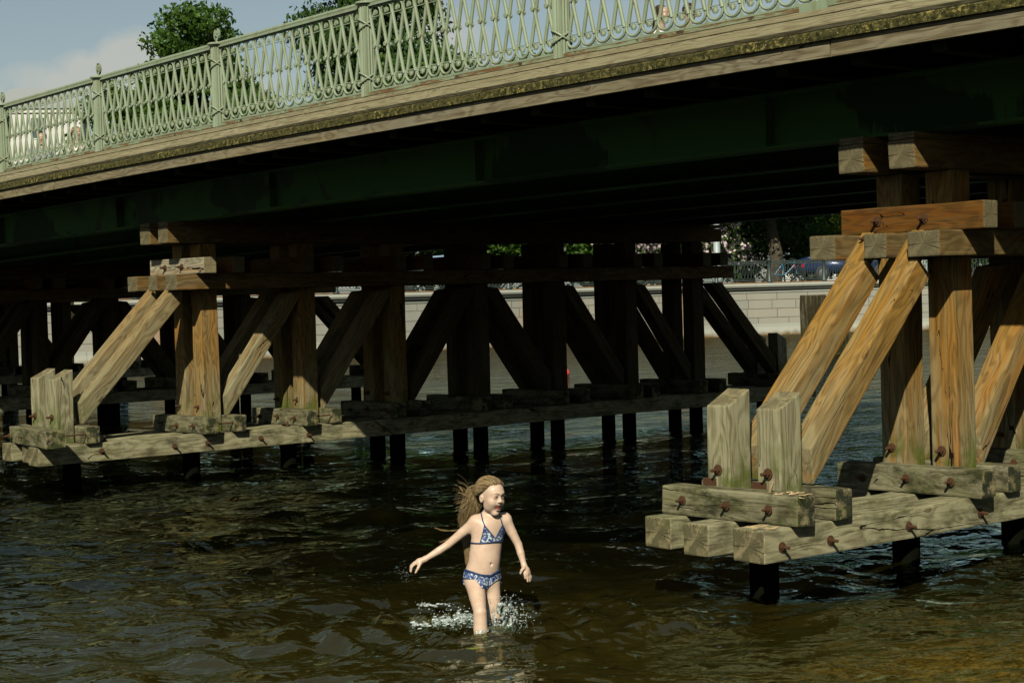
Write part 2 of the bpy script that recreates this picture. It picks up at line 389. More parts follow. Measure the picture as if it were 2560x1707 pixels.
def timber(name, p0, p1, w, h, mat, parent, up=(0, 0, 1), prof=None, jag=0.0025, bev=.009, ends=(0, 0), chip=0, seed=None):
    """sawn timber from p0 to p1 (centre line); own X axis along its length. prof: optional outline in (x, z)"""
    p0 = Vector(p0); p1 = Vector(p1); d = p1 - p0; L = d.length; X = d.normalized()
    Y = Vector(up).cross(X)
    if Y.length < 1e-4: Y = Vector((1, 0, 0)).cross(X)
    Y.normalize(); Z = X.cross(Y)
    mat4 = Matrix(((X.x, Y.x, Z.x, p0.x), (X.y, Y.y, Z.y, p0.y), (X.z, Y.z, Z.z, p0.z), (0, 0, 0, 1)))
    r_ = random.Random(seed if seed is not None else hash((round(p0.x, 2), round(p0.y, 2), round(p0.z, 2), round(L, 2))) & 0xffff)
    bm = bmesh.new()
    if prof is None:
        e0, e1 = ends
        prof = [(0+max(0, e0), -h/2), (L-max(0, e1), -h/2), (L+min(0, e1)*0, h/2), (0, h/2)] if (e0 or e1) else [(0, -h/2), (L, -h/2), (L, h/2), (0, h/2)]
    n = len(prof)
    a = [bm.verts.new((x, -w/2, z)) for x, z in prof]; b = [bm.verts.new((x, w/2, z)) for x, z in prof]
    bm.faces.new(a); bm.faces.new(b[::-1])
    for i in range(n): j = (i+1) % n; bm.faces.new((a[i], b[i], b[j], a[j]))
    bmesh.ops.recalc_face_normals(bm, faces=bm.faces)
    cuts = int(min(14, L/.28))
    if cuts > 0 and n == 4:
        for k in range(1, cuts):
            geom = bm.verts[:] + bm.edges[:] + bm.faces[:]
            bmesh.ops.bisect_plane(bm, geom=geom, plane_co=(L*k/cuts, 0, 0), plane_no=(1, 0, 0))
    bmesh.ops.bevel(bm, geom=[e for e in bm.edges if len(e.link_faces) == 2 and e.calc_face_angle(0) > .5], offset=bev, segments=2, profile=.6, affect='EDGES')
    o3 = Vector((r_.random()*50, r_.random()*50, r_.random()*50))
    for v in bm.verts:
        q = v.co*3.0 + o3
        v.co += mnoise.noise_vector(q)*jag*1.6
        if chip and (v.co.x < .1 or v.co.x > L-.1):
            v.co += mnoise.noise_vector(v.co*14+o3)*chip
    me = bpy.data.meshes.new(name); bm.to_mesh(me); bm.free()
    return mesh_ob(name, me, mat, parent, mat4)

# ------------------------------------------------------------------ ground, water
def axis_pts(lo, hi, fine0, fine1, step, grow=1.22):
    xs = list(np.arange(fine0, fine1 + 1e-6, step)); s_ = step; x = fine1
    while x < hi: s_ *= grow; x += s_; xs.append(min(x, hi))
    s_ = step; x = fine0; pre = []
    while x > lo: s_ *= grow; x -= s_; pre.append(max(x, lo))
    return np.array(pre[::-1] + xs)
GIRL_D = 10.05
GO = at(1208, 1565, GIRL_D); GO.z = 0.0
GX = Vector((CR[0], CR[1], 0)).normalized(); GY = Vector((CF[0], CF[1], 0)).normalized()
def water_height(X, Y):
    rg = np.random.RandomState(3); Z = np.zeros_like(X)
    for i in range(46):
        lam = .22 * (1.9 / .22) ** rg.rand(); th = rg.normal(math.atan2(CF[1], CF[0]) + .25, .62)
        k = 2*math.pi/lam; a = .0042 * lam ** .9 * (.6 + .8*rg.rand())
        ph = rg.rand()*6.28
        w = k*(X*math.cos(th)+Y*math.sin(th))+ph + .8*np.sin(X*.7*math.cos(th+1.3)+Y*.9+ph)
        Z += a*(np.sin(w) + .25*np.sin(2*w+.6))
    # wake rings around the wading girl
    dx = X-GO.x; dy = Y-GO.y; R_ = np.sqrt(dx*dx+dy*dy)+1e-6; A_ = np.arctan2(dy, dx)
    env = np.exp(-((R_-.55)/.7)**2)
    Z += .020*env*np.sin(2*math.pi*R_/.27 + 1.6*np.sin(A_*3+1)+1.1*np.sin(A_*7)) 
    Z += .011*env*np.sin(9*dx+13*dy)*np.sin(17*dx-7*dy)
    env2 = np.exp(-((R_-1.9)/1.1)**2)
    lx = dx*GX.x+dy*GX.y
    Z += .011*env2*np.sin(2*math.pi*R_/.5+1.2*np.sin(A_*4))*(lx < .2)
    return Z
xs = axis_pts(-300, 200, -10.0, 4.2, .045); ys = axis_pts(-200, 200, -6.6, 2.2, .045)
XX, YY = np.meshgrid(xs, ys, indexing='ij'); ZZ = water_height(XX, YY)
far = np.clip(1 - np.maximum(0, np.hypot(XX+3, YY+2)-9)/26, 0, 1); ZZ *= far
nv = XX.size; V_ = np.empty((nv, 3), np.float32); V_[:, 0] = XX.ravel(); V_[:, 1] = YY.ravel(); V_[:, 2] = ZZ.ravel()
ni, nj = XX.shape; I = np.arange(nv).reshape(ni, nj)
Q = np.stack([I[:-1, :-1], I[1:, :-1], I[1:, 1:], I[:-1, 1:]], -1).reshape(-1, 4)
def np_mesh(V, Q, name):
    me = bpy.data.meshes.new(name); k = Q.shape[1]
    me.vertices.add(len(V)); me.vertices.foreach_set('co', np.ascontiguousarray(V, dtype=np.float32).ravel())
    me.loops.add(Q.size); me.loops.foreach_set('vertex_index', np.ascontiguousarray(Q, dtype=np.int32).ravel())
    me.polygons.add(len(Q)); me.polygons.foreach_set('loop_start', np.arange(0, Q.size, k, dtype=np.int32))
    me.update(calc_edges=True); me.validate(); return me
def water_mat():
    t = NT('river water'); g = t.n('ShaderNodeNewGeometry').outputs['Position']
    ang = math.atan2(CF[1], CF[0])
    P1 = t.mapping(g, (1, 1, 1), rot=(0, 0, -ang-.25))
    w1 = t.noise(t.mapping(P1, (1.15, 1.0, 1)), 2.5, 1.5, .45, .5)
    w1b = t.noise(t.mapping(P1, (1.2, 1.0, 1), (5, 3, 0)), 6.0, 1.5, .45, .6)
    w2 = t.noise(t.mapping(P1, (1.25, 1.0, 1)), 17.0, 2, .5, .8)
    w0 = t.noise(t.mapping(P1, (2.6, 1.0, 1)), .75, 3, .6, .8)
    w00 = t.noise(t.mapping(P1, (3.0, 1.0, 1)), .24, 3, .6, .5)
    dst = t.n('ShaderNodeVectorMath', operation='DISTANCE'); t.l(g, dst.inputs[0]); dst.inputs[1].default_value = (-1.0, -2.4, 0)
    choppy = t.ramp(dst.outputs['Value'], 9.0, 40.0)
    h = t.math('ADD', t.math('MULTIPLY', w1, .95), t.math('ADD', t.math('MULTIPLY', w1b, .45), t.math('MULTIPLY', w2, .075)))
    h = t.math('ADD', h, t.math('MULTIPLY', w0, t.math('MULTIPLY_ADD', choppy, 5.0, .9)))
    h = t.math('ADD', h, t.math('MULTIPLY', w00, t.math('MULTIPLY', choppy, 9.0)))
    bn = t.n('ShaderNodeBump'); bn.inputs['Strength'].default_value = 1.0; bn.inputs['Distance'].default_value = .060
    t.l(h, bn.inputs['Height'])
    gl = t.n('ShaderNodeBsdfGlossy'); gl.inputs['Roughness'].default_value = .03; gl.inputs['Color'].default_value = (.82, 1.0, .90, 1); t.l(bn.outputs[0], gl.inputs['Normal'])
    tr = t.n('ShaderNodeBsdfTransparent'); tr.inputs['Color'].default_value = (.76, .70, .44, 1)
    df = t.n('ShaderNodeBsdfDiffuse'); t.l(bn.outputs[0], df.inputs['Normal'])
    sp_ = t.n('ShaderNodeSeparateXYZ'); t.l(g, sp_.inputs[0])
    o_ = t.math('ADD', t.math('MULTIPLY', t.math('SUBTRACT', sp_.outputs[0], float(CAM[0])), float(CF[0])), t.math('MULTIPLY', t.math('SUBTRACT', sp_.outputs[1], float(CAM[1])), float(CF[1])))
    sh_ = t.math('ADD', t.ramp(o_, 12.5, 9.0), t.math('MULTIPLY_ADD', t.noise(g, .8, 3), .8, -.4), clamp=True)
    sediment = t.mix(sh_, (.003, .004, .0016), (.078, .062, .010))
    t.l(sediment, df.inputs['Color'])
    m1 = t.n('ShaderNodeMixShader'); m1.inputs[0].default_value = .25; t.l(tr.outputs[0], m1.inputs[1]); t.l(df.outputs[0], m1.inputs[2])
    fr = t.n('ShaderNodeFresnel'); fr.inputs['IOR'].default_value = 2.05; t.l(bn.outputs[0], fr.inputs['Normal'])
    m2 = t.n('ShaderNodeMixShader'); t.l(t.math('MINIMUM', fr.outputs[0], t.math('MULTIPLY_ADD', choppy, -.32, .56)), m2.inputs[0]); t.l(m1.outputs[0], m2.inputs[1]); t.l(gl.outputs[0], m2.inputs[2])
    t.l(m2.outputs[0], t.out.inputs[0]); return t.m
M['water'] = water_mat()
wob = mesh_ob('water', np_mesh(V_, Q, 'water'), M['water'], smooth=True); tag(wob, kind='structure', label='dark brown rippled river water')
def bed_mat():
    t = NT('river bed silt'); g = t.n('ShaderNodeNewGeometry').outputs['Position']
    a = t.noise(g, 1.1, 6, .6); b = t.noise(g, 7, 6, .7, 1.0); vo = t.n('ShaderNodeTexVoronoi'); vo.inputs['Scale'].default_value = 9; t.l(t.mapping(g, (1, 1, 1)), vo.inputs['Vector'])
    sep = t.n('ShaderNodeSeparateXYZ'); t.l(g, sep.inputs[0])
    # distance out from the near shore: sandy shallows first, then silt painted darker for light lost in deep water
    o = t.math('ADD', t.math('MULTIPLY', t.math('SUBTRACT', sep.outputs[0], float(CAM[0])), float(CF[0])), t.math('MULTIPLY', t.math('SUBTRACT', sep.outputs[1], float(CAM[1])), float(CF[1])))
    lat = t.math('ADD', t.math('MULTIPLY', t.math('SUBTRACT', sep.outputs[0], float(CAM[0])), float(CR[0])), t.math('MULTIPLY', t.math('SUBTRACT', sep.outputs[1], float(CAM[1])), float(CR[1])))
    sh = t.math('SUBTRACT', t.math('MULTIPLY_ADD', lat, .70, 9.35), o)
    sand = t.math('ADD', t.math('MULTIPLY', sh, .65), t.math('MULTIPLY_ADD', a, 1.5, -.75), clamp=True)
    b2 = t.noise(t.mapping(g, (1, .45, 1), rot=(0, 0, -math.atan2(float(CF[1]), float(CF[0])))), 11, 5, .7, 2.6)
    c = t.mix(sand, (.010, .009, .003), (.15, .11, .028))
    c = t.mix(t.math('MULTIPLY', sand, t.ramp(b2, .48, .55)), c, (.70, .50, .15))  # golden streaks painted in for sunlight rippling over the sand
    c = t.mix(t.ramp(t.noise(g, 4.1, 5, .7), .55, .66), c, (.03, .024, .008))
    t.bsdf(c, .9, 0, .2, b, .6, .03); return t.m
M['bed'] = bed_mat()
bx_ = axis_pts(-900, 900, -14, 6, .5, 1.5); by_ = axis_pts(-900, 900, -9, 4, .5, 1.5)
BX, BY = np.meshgrid(bx_, by_, indexing='ij')
dn = (BX-CAM[0])*CF[0]+(BY-CAM[1])*CF[1]
BZ = -.30 - .055*np.clip(dn-10, 0, 40) + .05*np.sin(BX*1.3)*np.sin(BY*1.1)
I = np.arange(BX.size).reshape(BX.shape)
mesh_ob('river_bed', np_mesh(np.stack([BX.ravel(), BY.ravel(), BZ.ravel()], -1), np.stack([I[:-1, :-1], I[1:, :-1], I[1:, 1:], I[:-1, 1:]], -1).reshape(-1, 4), 'bed'), M['bed'], smooth=True)
tag(bpy.data.objects['river_bed'], kind='structure', label='brown silty river bed under the shallow water')

# ------------------------------------------------------------------ far embankment
WALL = [(-62, -70), (-56, -35), (-51, 0), (-48.4, 14), (-46.9, 20), (-45.9, 26), (-45.2, 32), (-44.4, 39), (-42.8, 46), (-39.8, 52), (-35.4, 58), (-29, 64), (-15, 74), (10, 88), (60, 112)]
def smooth_line(P, step=1.0):
    P = [Vector((x, y, 0)) for x, y in P]; out = []
    for i in range(len(P)-1):
        a, b, c, d = P[max(0, i-1)], P[i], P[i+1], P[min(len(P)-1, i+2)]
        n = max(1, int((c-b).length/step))
        for k in range(n):
            s = k/n
            out.append(.5*((2*b)+(-a+c)*s+(2*a-5*b+4*c-d)*s*s+(-a+3*b-3*c+d)*s**3))
    out.append(P[-1]); return out
WL = smooth_line(WALL, 1.0)
WN = []
for i in range(len(WL)):
    t_ = (WL[min(i+1, len(WL)-1)]-WL[max(0, i-1)]).normalized(); WN.append(Vector((-t_.y, t_.x, 0)))   # away from the river
def sweep(prof, name, mat, uvs=True, parent=None, i0=0, i1=None):
    """profile (outward distance from wall line towards river, z)"""
    i1 = i1 or len(WL); V = []; F = []; UV = []; s = 0; n = len(prof); idx = list(range(i0, i1))
    S_ = [0]
    for a, b in zip(idx[:-1], idx[1:]): S_.append(S_[-1]+(WL[b]-WL[a]).length)
    for q, i in enumerate(idx):
        for (o, z) in prof: V.append(WL[i]-WN[i]*o+Vector((0, 0, z)))
    me_uv = []
    for q in range(len(idx)-1):
        for k in range(n-1):
            F.append((q*n+k, (q+1)*n+k, (q+1)*n+k+1, q*n+k+1))
            me_uv += [(S_[q], prof[k][1]), (S_[q+1], prof[k][1]), (S_[q+1], prof[k+1][1]), (S_[q], prof[k+1][1])]
    me = mesh_from(V, F, name); uv = me.uv_layers.new(name='UVMap')
    for i, c in enumerate(me_uv): uv.data[i].uv = c
    return mesh_ob(name, me, mat, parent)
def stone(name, bw, bh, blocks=True):
    t = NT(name); uv = t.n('ShaderNodeTexCoord').outputs['UV']; g = t.n('ShaderNodeNewGeometry').outputs['Position']
    f = t.noise(g, 22, 4, .7); big = t.noise(g, .8, 4)
    if blocks:
        b = t.n('ShaderNodeTexBrick'); b.offset = .37; b.offset_frequency = 2; b.squash = .78; b.squash_frequency = 3
        b.inputs['Scale'].default_value = 1; b.inputs['Brick Width'].default_value = bw; b.inputs['Row Height'].default_value = bh
        b.inputs['Mortar Size'].default_value = .016; b.inputs['Mortar Smooth'].default_value = .1; b.inputs['Bias'].default_value = 0
        b.inputs['Color1'].default_value = (.258, .240, .188, 1); b.inputs['Color2'].default_value = (.21, .215, .175, 1); b.inputs['Mortar'].default_value = (.06, .05, .035, 1)
        t.l(uv, b.inputs['Vector']); c = b.outputs['Color']
    else:
        sx = t.n('ShaderNodeSeparateXYZ'); t.l(uv, sx.inputs[0])
        j = t.math('ABSOLUTE', t.math('SUBTRACT', t.math('FRACT', t.math('DIVIDE', sx.outputs[0], bw)), .5))
        c = t.mix(t.ramp(j, .006, .0), (.25, .26, .215), (.06, .06, .045))
    c = t.mix(t.math('MULTIPLY', t.ramp(f, .3, .7), .35), c, (.33, .31, .26))
    c = t.mix(t.math('MULTIPLY', t.ramp(big, .55, .7), .3), c, (.30, .29, .22))
    # rust runs below the fence posts
    sx2 = t.n('ShaderNodeSeparateXYZ'); t.l(uv, sx2.inputs[0])
    q = t.math('ABSOLUTE', t.math('SUBTRACT', t.math('FRACT', t.math('ADD', t.math('DIVIDE', sx2.outputs[0], 7.53), .33)), .5))
    q = t.math('ADD', q, t.math('MULTIPLY_ADD', t.noise(g, 5, 3), .05, -.025))
    c = t.mix(t.math('MULTIPLY', t.ramp(q, .055, .01), .5), c, (.34, .17, .06))
    gp = t.n('ShaderNodeSeparateXYZ'); t.l(g, gp.inputs[0])
    wet = t.math('ADD', gp.outputs['Z'], t.math('MULTIPLY_ADD', t.noise(t.mapping(g, (1, 1, .3)), 3, 4), .3, -.15))
    c = t.mix(t.ramp(wet, .22, .02), c, (.10, .06, .02))
    t.bsdf(c, .85, 0, .25, f, .3, .01); return t.m
M['blocks'] = stone('granite blocks', 1.42, .375); M['cornice'] = stone('granite cornice', 2.2, .3, False)
wall = thing('embankment_wall', 'pale granite block embankment wall rising from the water on the far bank', 'wall', (-46, 26, 0))
def swp(prof, name, mat): return sweep(prof, name, mat, parent=wall)
swp([(0.0, .50), (0.0, 1.80)], 'block_face', M['blocks'])
swp([(0.28, -3.5), (0.28, .03), (.24, .10), (.12, .36), (.10, .48), (.0, .50)], 'footing', M['cornice'])
swp([(0.0, 1.80), (.03, 1.80), (.03, 1.86), (.0, 1.87), (.0, 1.90), (.10, 1.92), (.13, 1.95), (.02, 1.965), (.09, 1.98), (.16, 2.03), (.19, 2.10), (.16, 2.17), (.08, 2.20), (-.75, 2.21)], 'cornice', M['cornice'])
# land behind
V = []; F = []
for i in range(len(WL)):
    V.append(WL[i]+WN[i]*.3+Vector((0, 0, 2.19))); V.append(WL[i]+WN[i]*6+Vector((0, 0, 2.25))); V.append(WL[i]+WN[i]*500+Vector((0, 0, 2.4)))
for i in range(len(WL)-1):
    F.append((3*i, 3*i+3, 3*i+4, 3*i+1)); F.append((3*i+1, 3*i+4, 3*i+5, 3*i+2))
def grass_mat():
    t = NT('park grass'); g = t.n('ShaderNodeNewGeometry').outputs['Position']; a = t.noise(g, 3, 6)
    t.bsdf(t.mix(a, (.045, .075, .015), (.10, .14, .03)), .9, 0, .2, a, .6, .05); return t.m
M['grass'] = grass_mat()
tag(mesh_ob('far_bank', mesh_from(V, F), M['grass']), kind='structure', label='grassy far bank and quay behind the wall')
# iron fence on the wall
M['iron'] = simple('dark cast iron', (.045, .06, .055), .5, .3, .5, .3, 10)
M['iron_rust'] = simple('rusty iron bar', (.16, .085, .03), .8, .2, .3, .4, 5)
fence = thing('iron_fence', 'dark iron fence with overlapping oval rings on top of the far stone wall', 'fence', (-46, 26, 2.21))
cum = [0]
for a, b in zip(WL[:-1], WL[1:]): cum.append(cum[-1]+(b-a).length)
def on_wall(s, off=.0, z=0):
    i = max(0, min(len(cum)-2, int(np.searchsorted(cum, s))-1)); f_ = (s-cum[i])/(cum[i+1]-cum[i])
    p = WL[i].lerp(WL[i+1], f_); nrm = WN[i].lerp(WN[i+1], f_).normalized(); return p+nrm*off+Vector((0, 0, z)), nrm
def s_of(pt):
    j = min(range(len(WL)), key=lambda i: (WL[i].xy-Vector(pt[:2])).length); return cum[j]
s_lo, s_hi = s_of((-48.6, 10)), s_of((-34.5, 59)); s_post = s_of((-41.36, 48.5))
pm = MB(); pm.lathe([(.12, 0), (.13, .06), (.085, .12), (.075, .5), (.07, .92), (.10, .94), (.10, 1.0), (.05, 1.02), (.03, 1.07)], 12)
pm.tube([(-.07, 0, 1.15), (-.05, 0, 1.09), (0, 0, 1.07), (.05, 0, 1.09), (.07, 0, 1.15)], .018, 6); pm.box((-.015, -.012, 1.05), (.015, .012, 1.14))
post_me = pm.mesh('fence post')
pitch = 2.51; k0 = int((s_lo-s_post)/pitch)-1; k1 = int((s_hi-s_post)/pitch)+1
for k in range(k0, k1+1):
    s0 = s_post+k*pitch; p, nr = on_wall(s0, .12, 2.21)
    rz = math.atan2(nr.y, nr.x)-math.pi/2
    mesh_ob('fence_post', post_me, M['iron'], fence, Matrix.Translation(p) @ Matrix.Rotation(rz, 4, 'Z'), True)
    p2, _ = on_wall(s0+pitch, .12, 2.21); d = p2-p; L = d.length
    mb = MB()
    for z_, r_ in ((.10, .022), (.16, .012), (.80, .014), (.90, .024)): mb.tube([(0.1, 0, z_), (L-.1, 0, z_)], r_, 6)
    for q in range(28): mb.box((.1+q*(L-.2)/28, -.008, .81), (.1+(q+.55)*(L-.2)/28, .008, .885))
    n_ov = 15
    for q in range(n_ov):
        c_ = .1+(q+.5)*(L-.2)/n_ov
        mb.tube([(c_+.118*math.cos(w), (.008 if q % 2 else -.008), .48+.31*math.sin(w)) for w in np.linspace(0, 2*math.pi, 17)[:-1]], .010, 5, closed=True)
    rz = math.atan2(d.y, d.x)
    mb.build('fence_panel', M['iron'], fence, Matrix.Translation(p) @ Matrix.Rotation(rz, 4, 'Z'))
sb = MB(); s_ = s_lo-3
pts = [on_wall(s, .12, 2.225)[0] for s in np.arange(s_lo-3, s_hi+3, 1.0)]
sb.tube(pts, .03, 6); sb.build('foot_rail', M['iron_rust'], fence)

exec_parts = []
# ------------------------------------------------------------------ bridge
def cz(u): return -.00057*(u-1)**2
UL, UR = -46.5, 9.4
DECK_W = 9.9
bridge = thing('road_bridge', 'long bridge deck of weathered planks on green painted steel girders', 'bridge', (-10, 4.9, 3.0))
def ustrip(name, prof, mat, u0, u1, parent=bridge, step=1.3, wood_axis=True):
    """closed section (v,z) swept along u with the camber; local X = length"""
    n = len(prof); N = max(1, int((u1-u0)/step)); V = []; F = []
    for k in range(N+1):
        u = u0+(u1-u0)*k/N
        for (v, z) in prof: V.append((u-u0, v-prof[0][0], z+cz(u)-(prof[0][1]+cz(u0))))
    for k in range(N):
        for i in range(n):
            j = (i+1) % n; F.append((k*n+i, (k+1)*n+i, (k+1)*n+j, k*n+j))
    F.append(tuple(range(n))); F.append(tuple(N*n+i for i in range(n))[::-1])
    me = mesh_from(V, F, name); bm = bmesh.new(); bm.from_mesh(me); bmesh.ops.recalc_face_normals(bm, faces=bm.faces); bm.to_mesh(me); bm.free()
    return mesh_ob(name, me, mat, parent, Matrix.Translation((u0, prof[0][0], prof[0][1]+cz(u0))))
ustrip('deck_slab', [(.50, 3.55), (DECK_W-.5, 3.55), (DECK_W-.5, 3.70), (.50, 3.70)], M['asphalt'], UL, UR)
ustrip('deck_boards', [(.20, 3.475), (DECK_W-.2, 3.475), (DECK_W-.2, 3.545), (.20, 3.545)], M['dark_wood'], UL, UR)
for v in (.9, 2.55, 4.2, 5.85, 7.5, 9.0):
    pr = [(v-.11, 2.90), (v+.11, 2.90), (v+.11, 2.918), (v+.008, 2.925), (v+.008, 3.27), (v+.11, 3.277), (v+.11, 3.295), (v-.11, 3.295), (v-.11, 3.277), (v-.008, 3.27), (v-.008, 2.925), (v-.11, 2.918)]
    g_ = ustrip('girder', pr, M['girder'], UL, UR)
    if v == .9:
        for u in np.arange(-28, 9, 3.3):
            mb = MB(); mb.box((u, v-.10, 2.925+cz(u)), (u+.014, v-.010, 3.27+cz(u)))
            mb.build('stiffener', M['girder'], g_)
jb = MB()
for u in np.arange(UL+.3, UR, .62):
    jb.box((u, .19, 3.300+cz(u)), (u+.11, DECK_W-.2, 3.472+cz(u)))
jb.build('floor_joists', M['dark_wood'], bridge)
def plank_row(name, prof, joints, mat, gap=.006, chip=0):
    for a, b in zip(joints[:-1], joints[1:]): ustrip(name, prof, mat, a+gap, b-gap)
J1 = [UL, -40, -34.2, -28.4, -22.6, -17.2, -11.6, -5.95, -.42, 5.1, UR]
plank_row('fascia_board', [(.12, 3.362), (.17, 3.362), (.17, 3.468), (.12, 3.468)], J1, M['fascia_wood'])
# sloping weather planks, three courses, with a mossy outer lip
J2 = [UL, -36, -27, -18.3, -11.9, -8.1, -3.9, 1.4, 5.0, UR]
lipp = [(.092, 3.470), (.165, 3.470), (.165, 3.562), (.108, 3.534), (.092, 3.524)]
plank_row('edge_plank', lipp, J2, M['lichen'], .004)
plank_row('weather_plank', [(.112, 3.541), (.235, 3.622), (.215, 3.650), (.098, 3.563)], [UL, -33, -24.1, -15.6, -10.2, -6.6, -1.9, 3.3, UR], M['skirt_wood'], .003)
plank_row('weather_plank', [(.232, 3.631), (.345, 3.692), (.327, 3.718), (.212, 3.657)], [UL, -30, -21.1, -13.2, -9.1, -4.7, .5, 4.6, UR], M['skirt_wood'], .003)
plank_row('weather_plank', [(.341, 3.698), (.50, 3.735), (.50, 3.765), (.323, 3.724)], [UL, -36, -25.5, -16.7, -7.4, -2.8, 2.2, UR], M['skirt_wood'], .003)
ustrip('far_fascia', [(DECK_W-.17, 3.362), (DECK_W-.12, 3.362), (DECK_W-.12, 3.7), (DECK_W-.17, 3.7)], M['fascia_wood'], UL, UR)
# thin lit service pipes under the deck
for (a, b) in (((610, 551), (750, 561)), ((795, 560), (980, 564))):
    pass

# ------------------------------------------------------------------ railing
VR = .42; RZ0 = 3.765
railing = thing('bridge_railing', 'sage green cast iron bridge railing with crossed bars and fluted posts', 'railing', (-6, VR, RZ0))
PX = [-.72-2.58*k for k in range(-3, 15)]
def baluster_mesh(p):
    mb = MB(); hp = p/2
    # front bar "\" and rear bar "/"
    def bar(x0, z0, x1, z1, yc, w=.0150, th=.010):
        d = Vector((x1-x0, 0, z1-z0)).normalized(); n_ = Vector((d.z, 0, -d.x))
        a = Vector((x0, yc, z0)); b = Vector((x1, yc, z1)); vs = []
        sec = ((-w, -.3*th), (-.35*w, -th), (.35*w, -th), (w, -.3*th), (w, th), (-w, th))
        for c_ in (a, b):
            for (s1, s2) in sec: vs.append(c_+n_*s1+Vector((0, s2, 0)))
        m = len(sec); mb.add(vs, [tuple(range(m)), tuple(range(2*m-1, m-1, -1))]+[(i, (i+1) % m, (i+1) % m+m, i+m) for i in range(m)])
    bar(-hp+.010, .675, hp-.010, .110, -.009); bar(hp-.010, .675, -hp+.010, .110, .009)
    # knob
    vs = []; n = 12
    for (r, y) in ((.010, -.034), (.020, -.033), (.023, -.028), (.017, -.018), (.017, .018), (.023, .028), (.020, .033), (.01, .034)):
        for k in range(n): vs.append((r*math.cos(6.2832*k/n), y, .395+r*math.sin(6.2832*k/n)))
    fs = [tuple(range(n))[::-1], tuple(7*n+k for k in range(n))]
    for i in range(7):
        for k in range(n): fs.append((i*n+k, i*n+(k+1) % n, (i+1)*n+(k+1) % n, (i+1)*n+k))
    mb.add(vs, fs)
    # top and bottom arches
    ra = hp-.009
    top = [(-ra, 0, .655), (-ra, 0, .685)]+[(-ra*math.cos(w), 0, .692+ra*.78*math.sin(w)) for w in np.linspace(0, math.pi, 11)]+[(ra, 0, .685), (ra, 0, .655)]
    mb.tube(top, .0110, 6)
    bot = [(-ra, 0, .135), (-ra, 0, .108)]+[(-ra*math.cos(w), 0, .100-ra*.9*math.sin(w)) for w in np.linspace(0, math.pi, 11)]+[(ra, 0, .108), (ra, 0, .135)]
    mb.tube(bot, .0120, 6)
    # palmettes
    for sgn, zc in ((1, .662), (-1, .128)):
        for k, a in enumerate(np.linspace(-1.15, 1.15, 7)):
            L_ = .050-.006*abs(k-3)
            c_ = Vector((math.sin(a)*L_*.62, -.003, zc+sgn*(math.cos(a)*L_*.62+.004)))
            dx_, dz_ = math.sin(a), sgn*math.cos(a)
            mb.tube([(c_.x-dx_*L_*.45, -.003, c_.z-dz_*L_*.45), c_, (c_.x+dx_*L_*.38, -.003, c_.z+dz_*L_*.38)], [.0015, .0062, .0045], 5)
        mb.box((-hp+.012, .002, min(zc, zc-sgn*.008)), (hp-.012, .010, max(zc, zc-sgn*.008)))
        mb.tube([(.030*math.cos(w), .0, zc+sgn*(.024+.026*math.sin(w))) for w in np.linspace(-.5, math.pi+.5, 9)], .0042, 5)
    for sgn, z0, z1 in ((1, .752, .715), (-1, .018, .055)):
        for sx in (-1, 1): mb.prism([(sx*hp, z1), (sx*hp, z0), (sx*(hp-.030), z0), (sx*(hp-.012), (z0+z1)/2)], -.006, .006)
    return mb.mesh('baluster')
PL = 2.58-.115; NB = 15; BP = PL/NB
bal_me = baluster_mesh(BP)
bal_me.materials.append(M['rail_paint'])
pm = MB(); pm.lathe([(.070, -.085), (.070, .765)], 64, flute=.13, fr=16)
pm.lathe([(.073, .765), (.073, .775), (.100, .784), (.100, .797), (.092, .803)], 32)
post_mesh = pm.mesh('post'); post_mesh.materials.append(M['rail_paint'])
fm = MB(); fm.lathe([(.030, .0), (.022, .012), (.012, .022), (.011, .05)], 12)
out = []
for w in np.linspace(-.42*math.pi, .42*math.pi, 9): out.append((.056*math.cos(w)-.006, .088+.064*math.sin(w)))
inn = [(.022, .142), (.016, .112), (.012, .088), (.016, .064), (.022, .034)]
R_half = out+inn
fm.prism(R_half, -.011, .011); fm.prism([(-x, z) for x, z in R_half][::-1], -.011, .011)
star = []
for k in range(10):
    r_ = .030 if k % 2 == 0 else .013; a = math.pi/2+k*math.pi/5; star.append((r_*math.cos(a), .088+r_*math.sin(a)))
fm.prism(star, -.017, .017); fm.tube([(0, 0, .04), (0, 0, .13)], .007, 6)
fin_mesh = fm.mesh('finial'); fin_mesh.materials.append(M['rail_paint'])
rm = MB()
for zc in (0,):
    for sg in (-1, 1):
        rm.tube([(.076*math.cos(w), .076*math.sin(w), zc+sg*.040*math.sin(w)*1.0+sg*.03*math.cos(w)) for w in np.linspace(0, 2*math.pi, 25)[:-1]], .0085, 6, closed=True)
rope_mesh = rm.mesh('rope'); rope_mesh.materials.append(M['rail_paint'])
def slope(u0, u1): return math.atan2(cz(u1)-cz(u0), u1-u0)
for i, u in enumerate(PX):
    Mp = Matrix.Translation((u, VR, RZ0+cz(u)))
    p = bpy.data.objects.new('railing_post', post_mesh); link(p, railing, Mp)
    for f_ in p.data.polygons: pass
    link(bpy.data.objects.new('finial', fin_mesh), p, Mp @ Matrix.Translation((0, 0, .800)))
    for zc in (.13, .60): link(bpy.data.objects.new('rope_band', rope_mesh), p, Mp @ Matrix.Translation((0, 0, zc)))
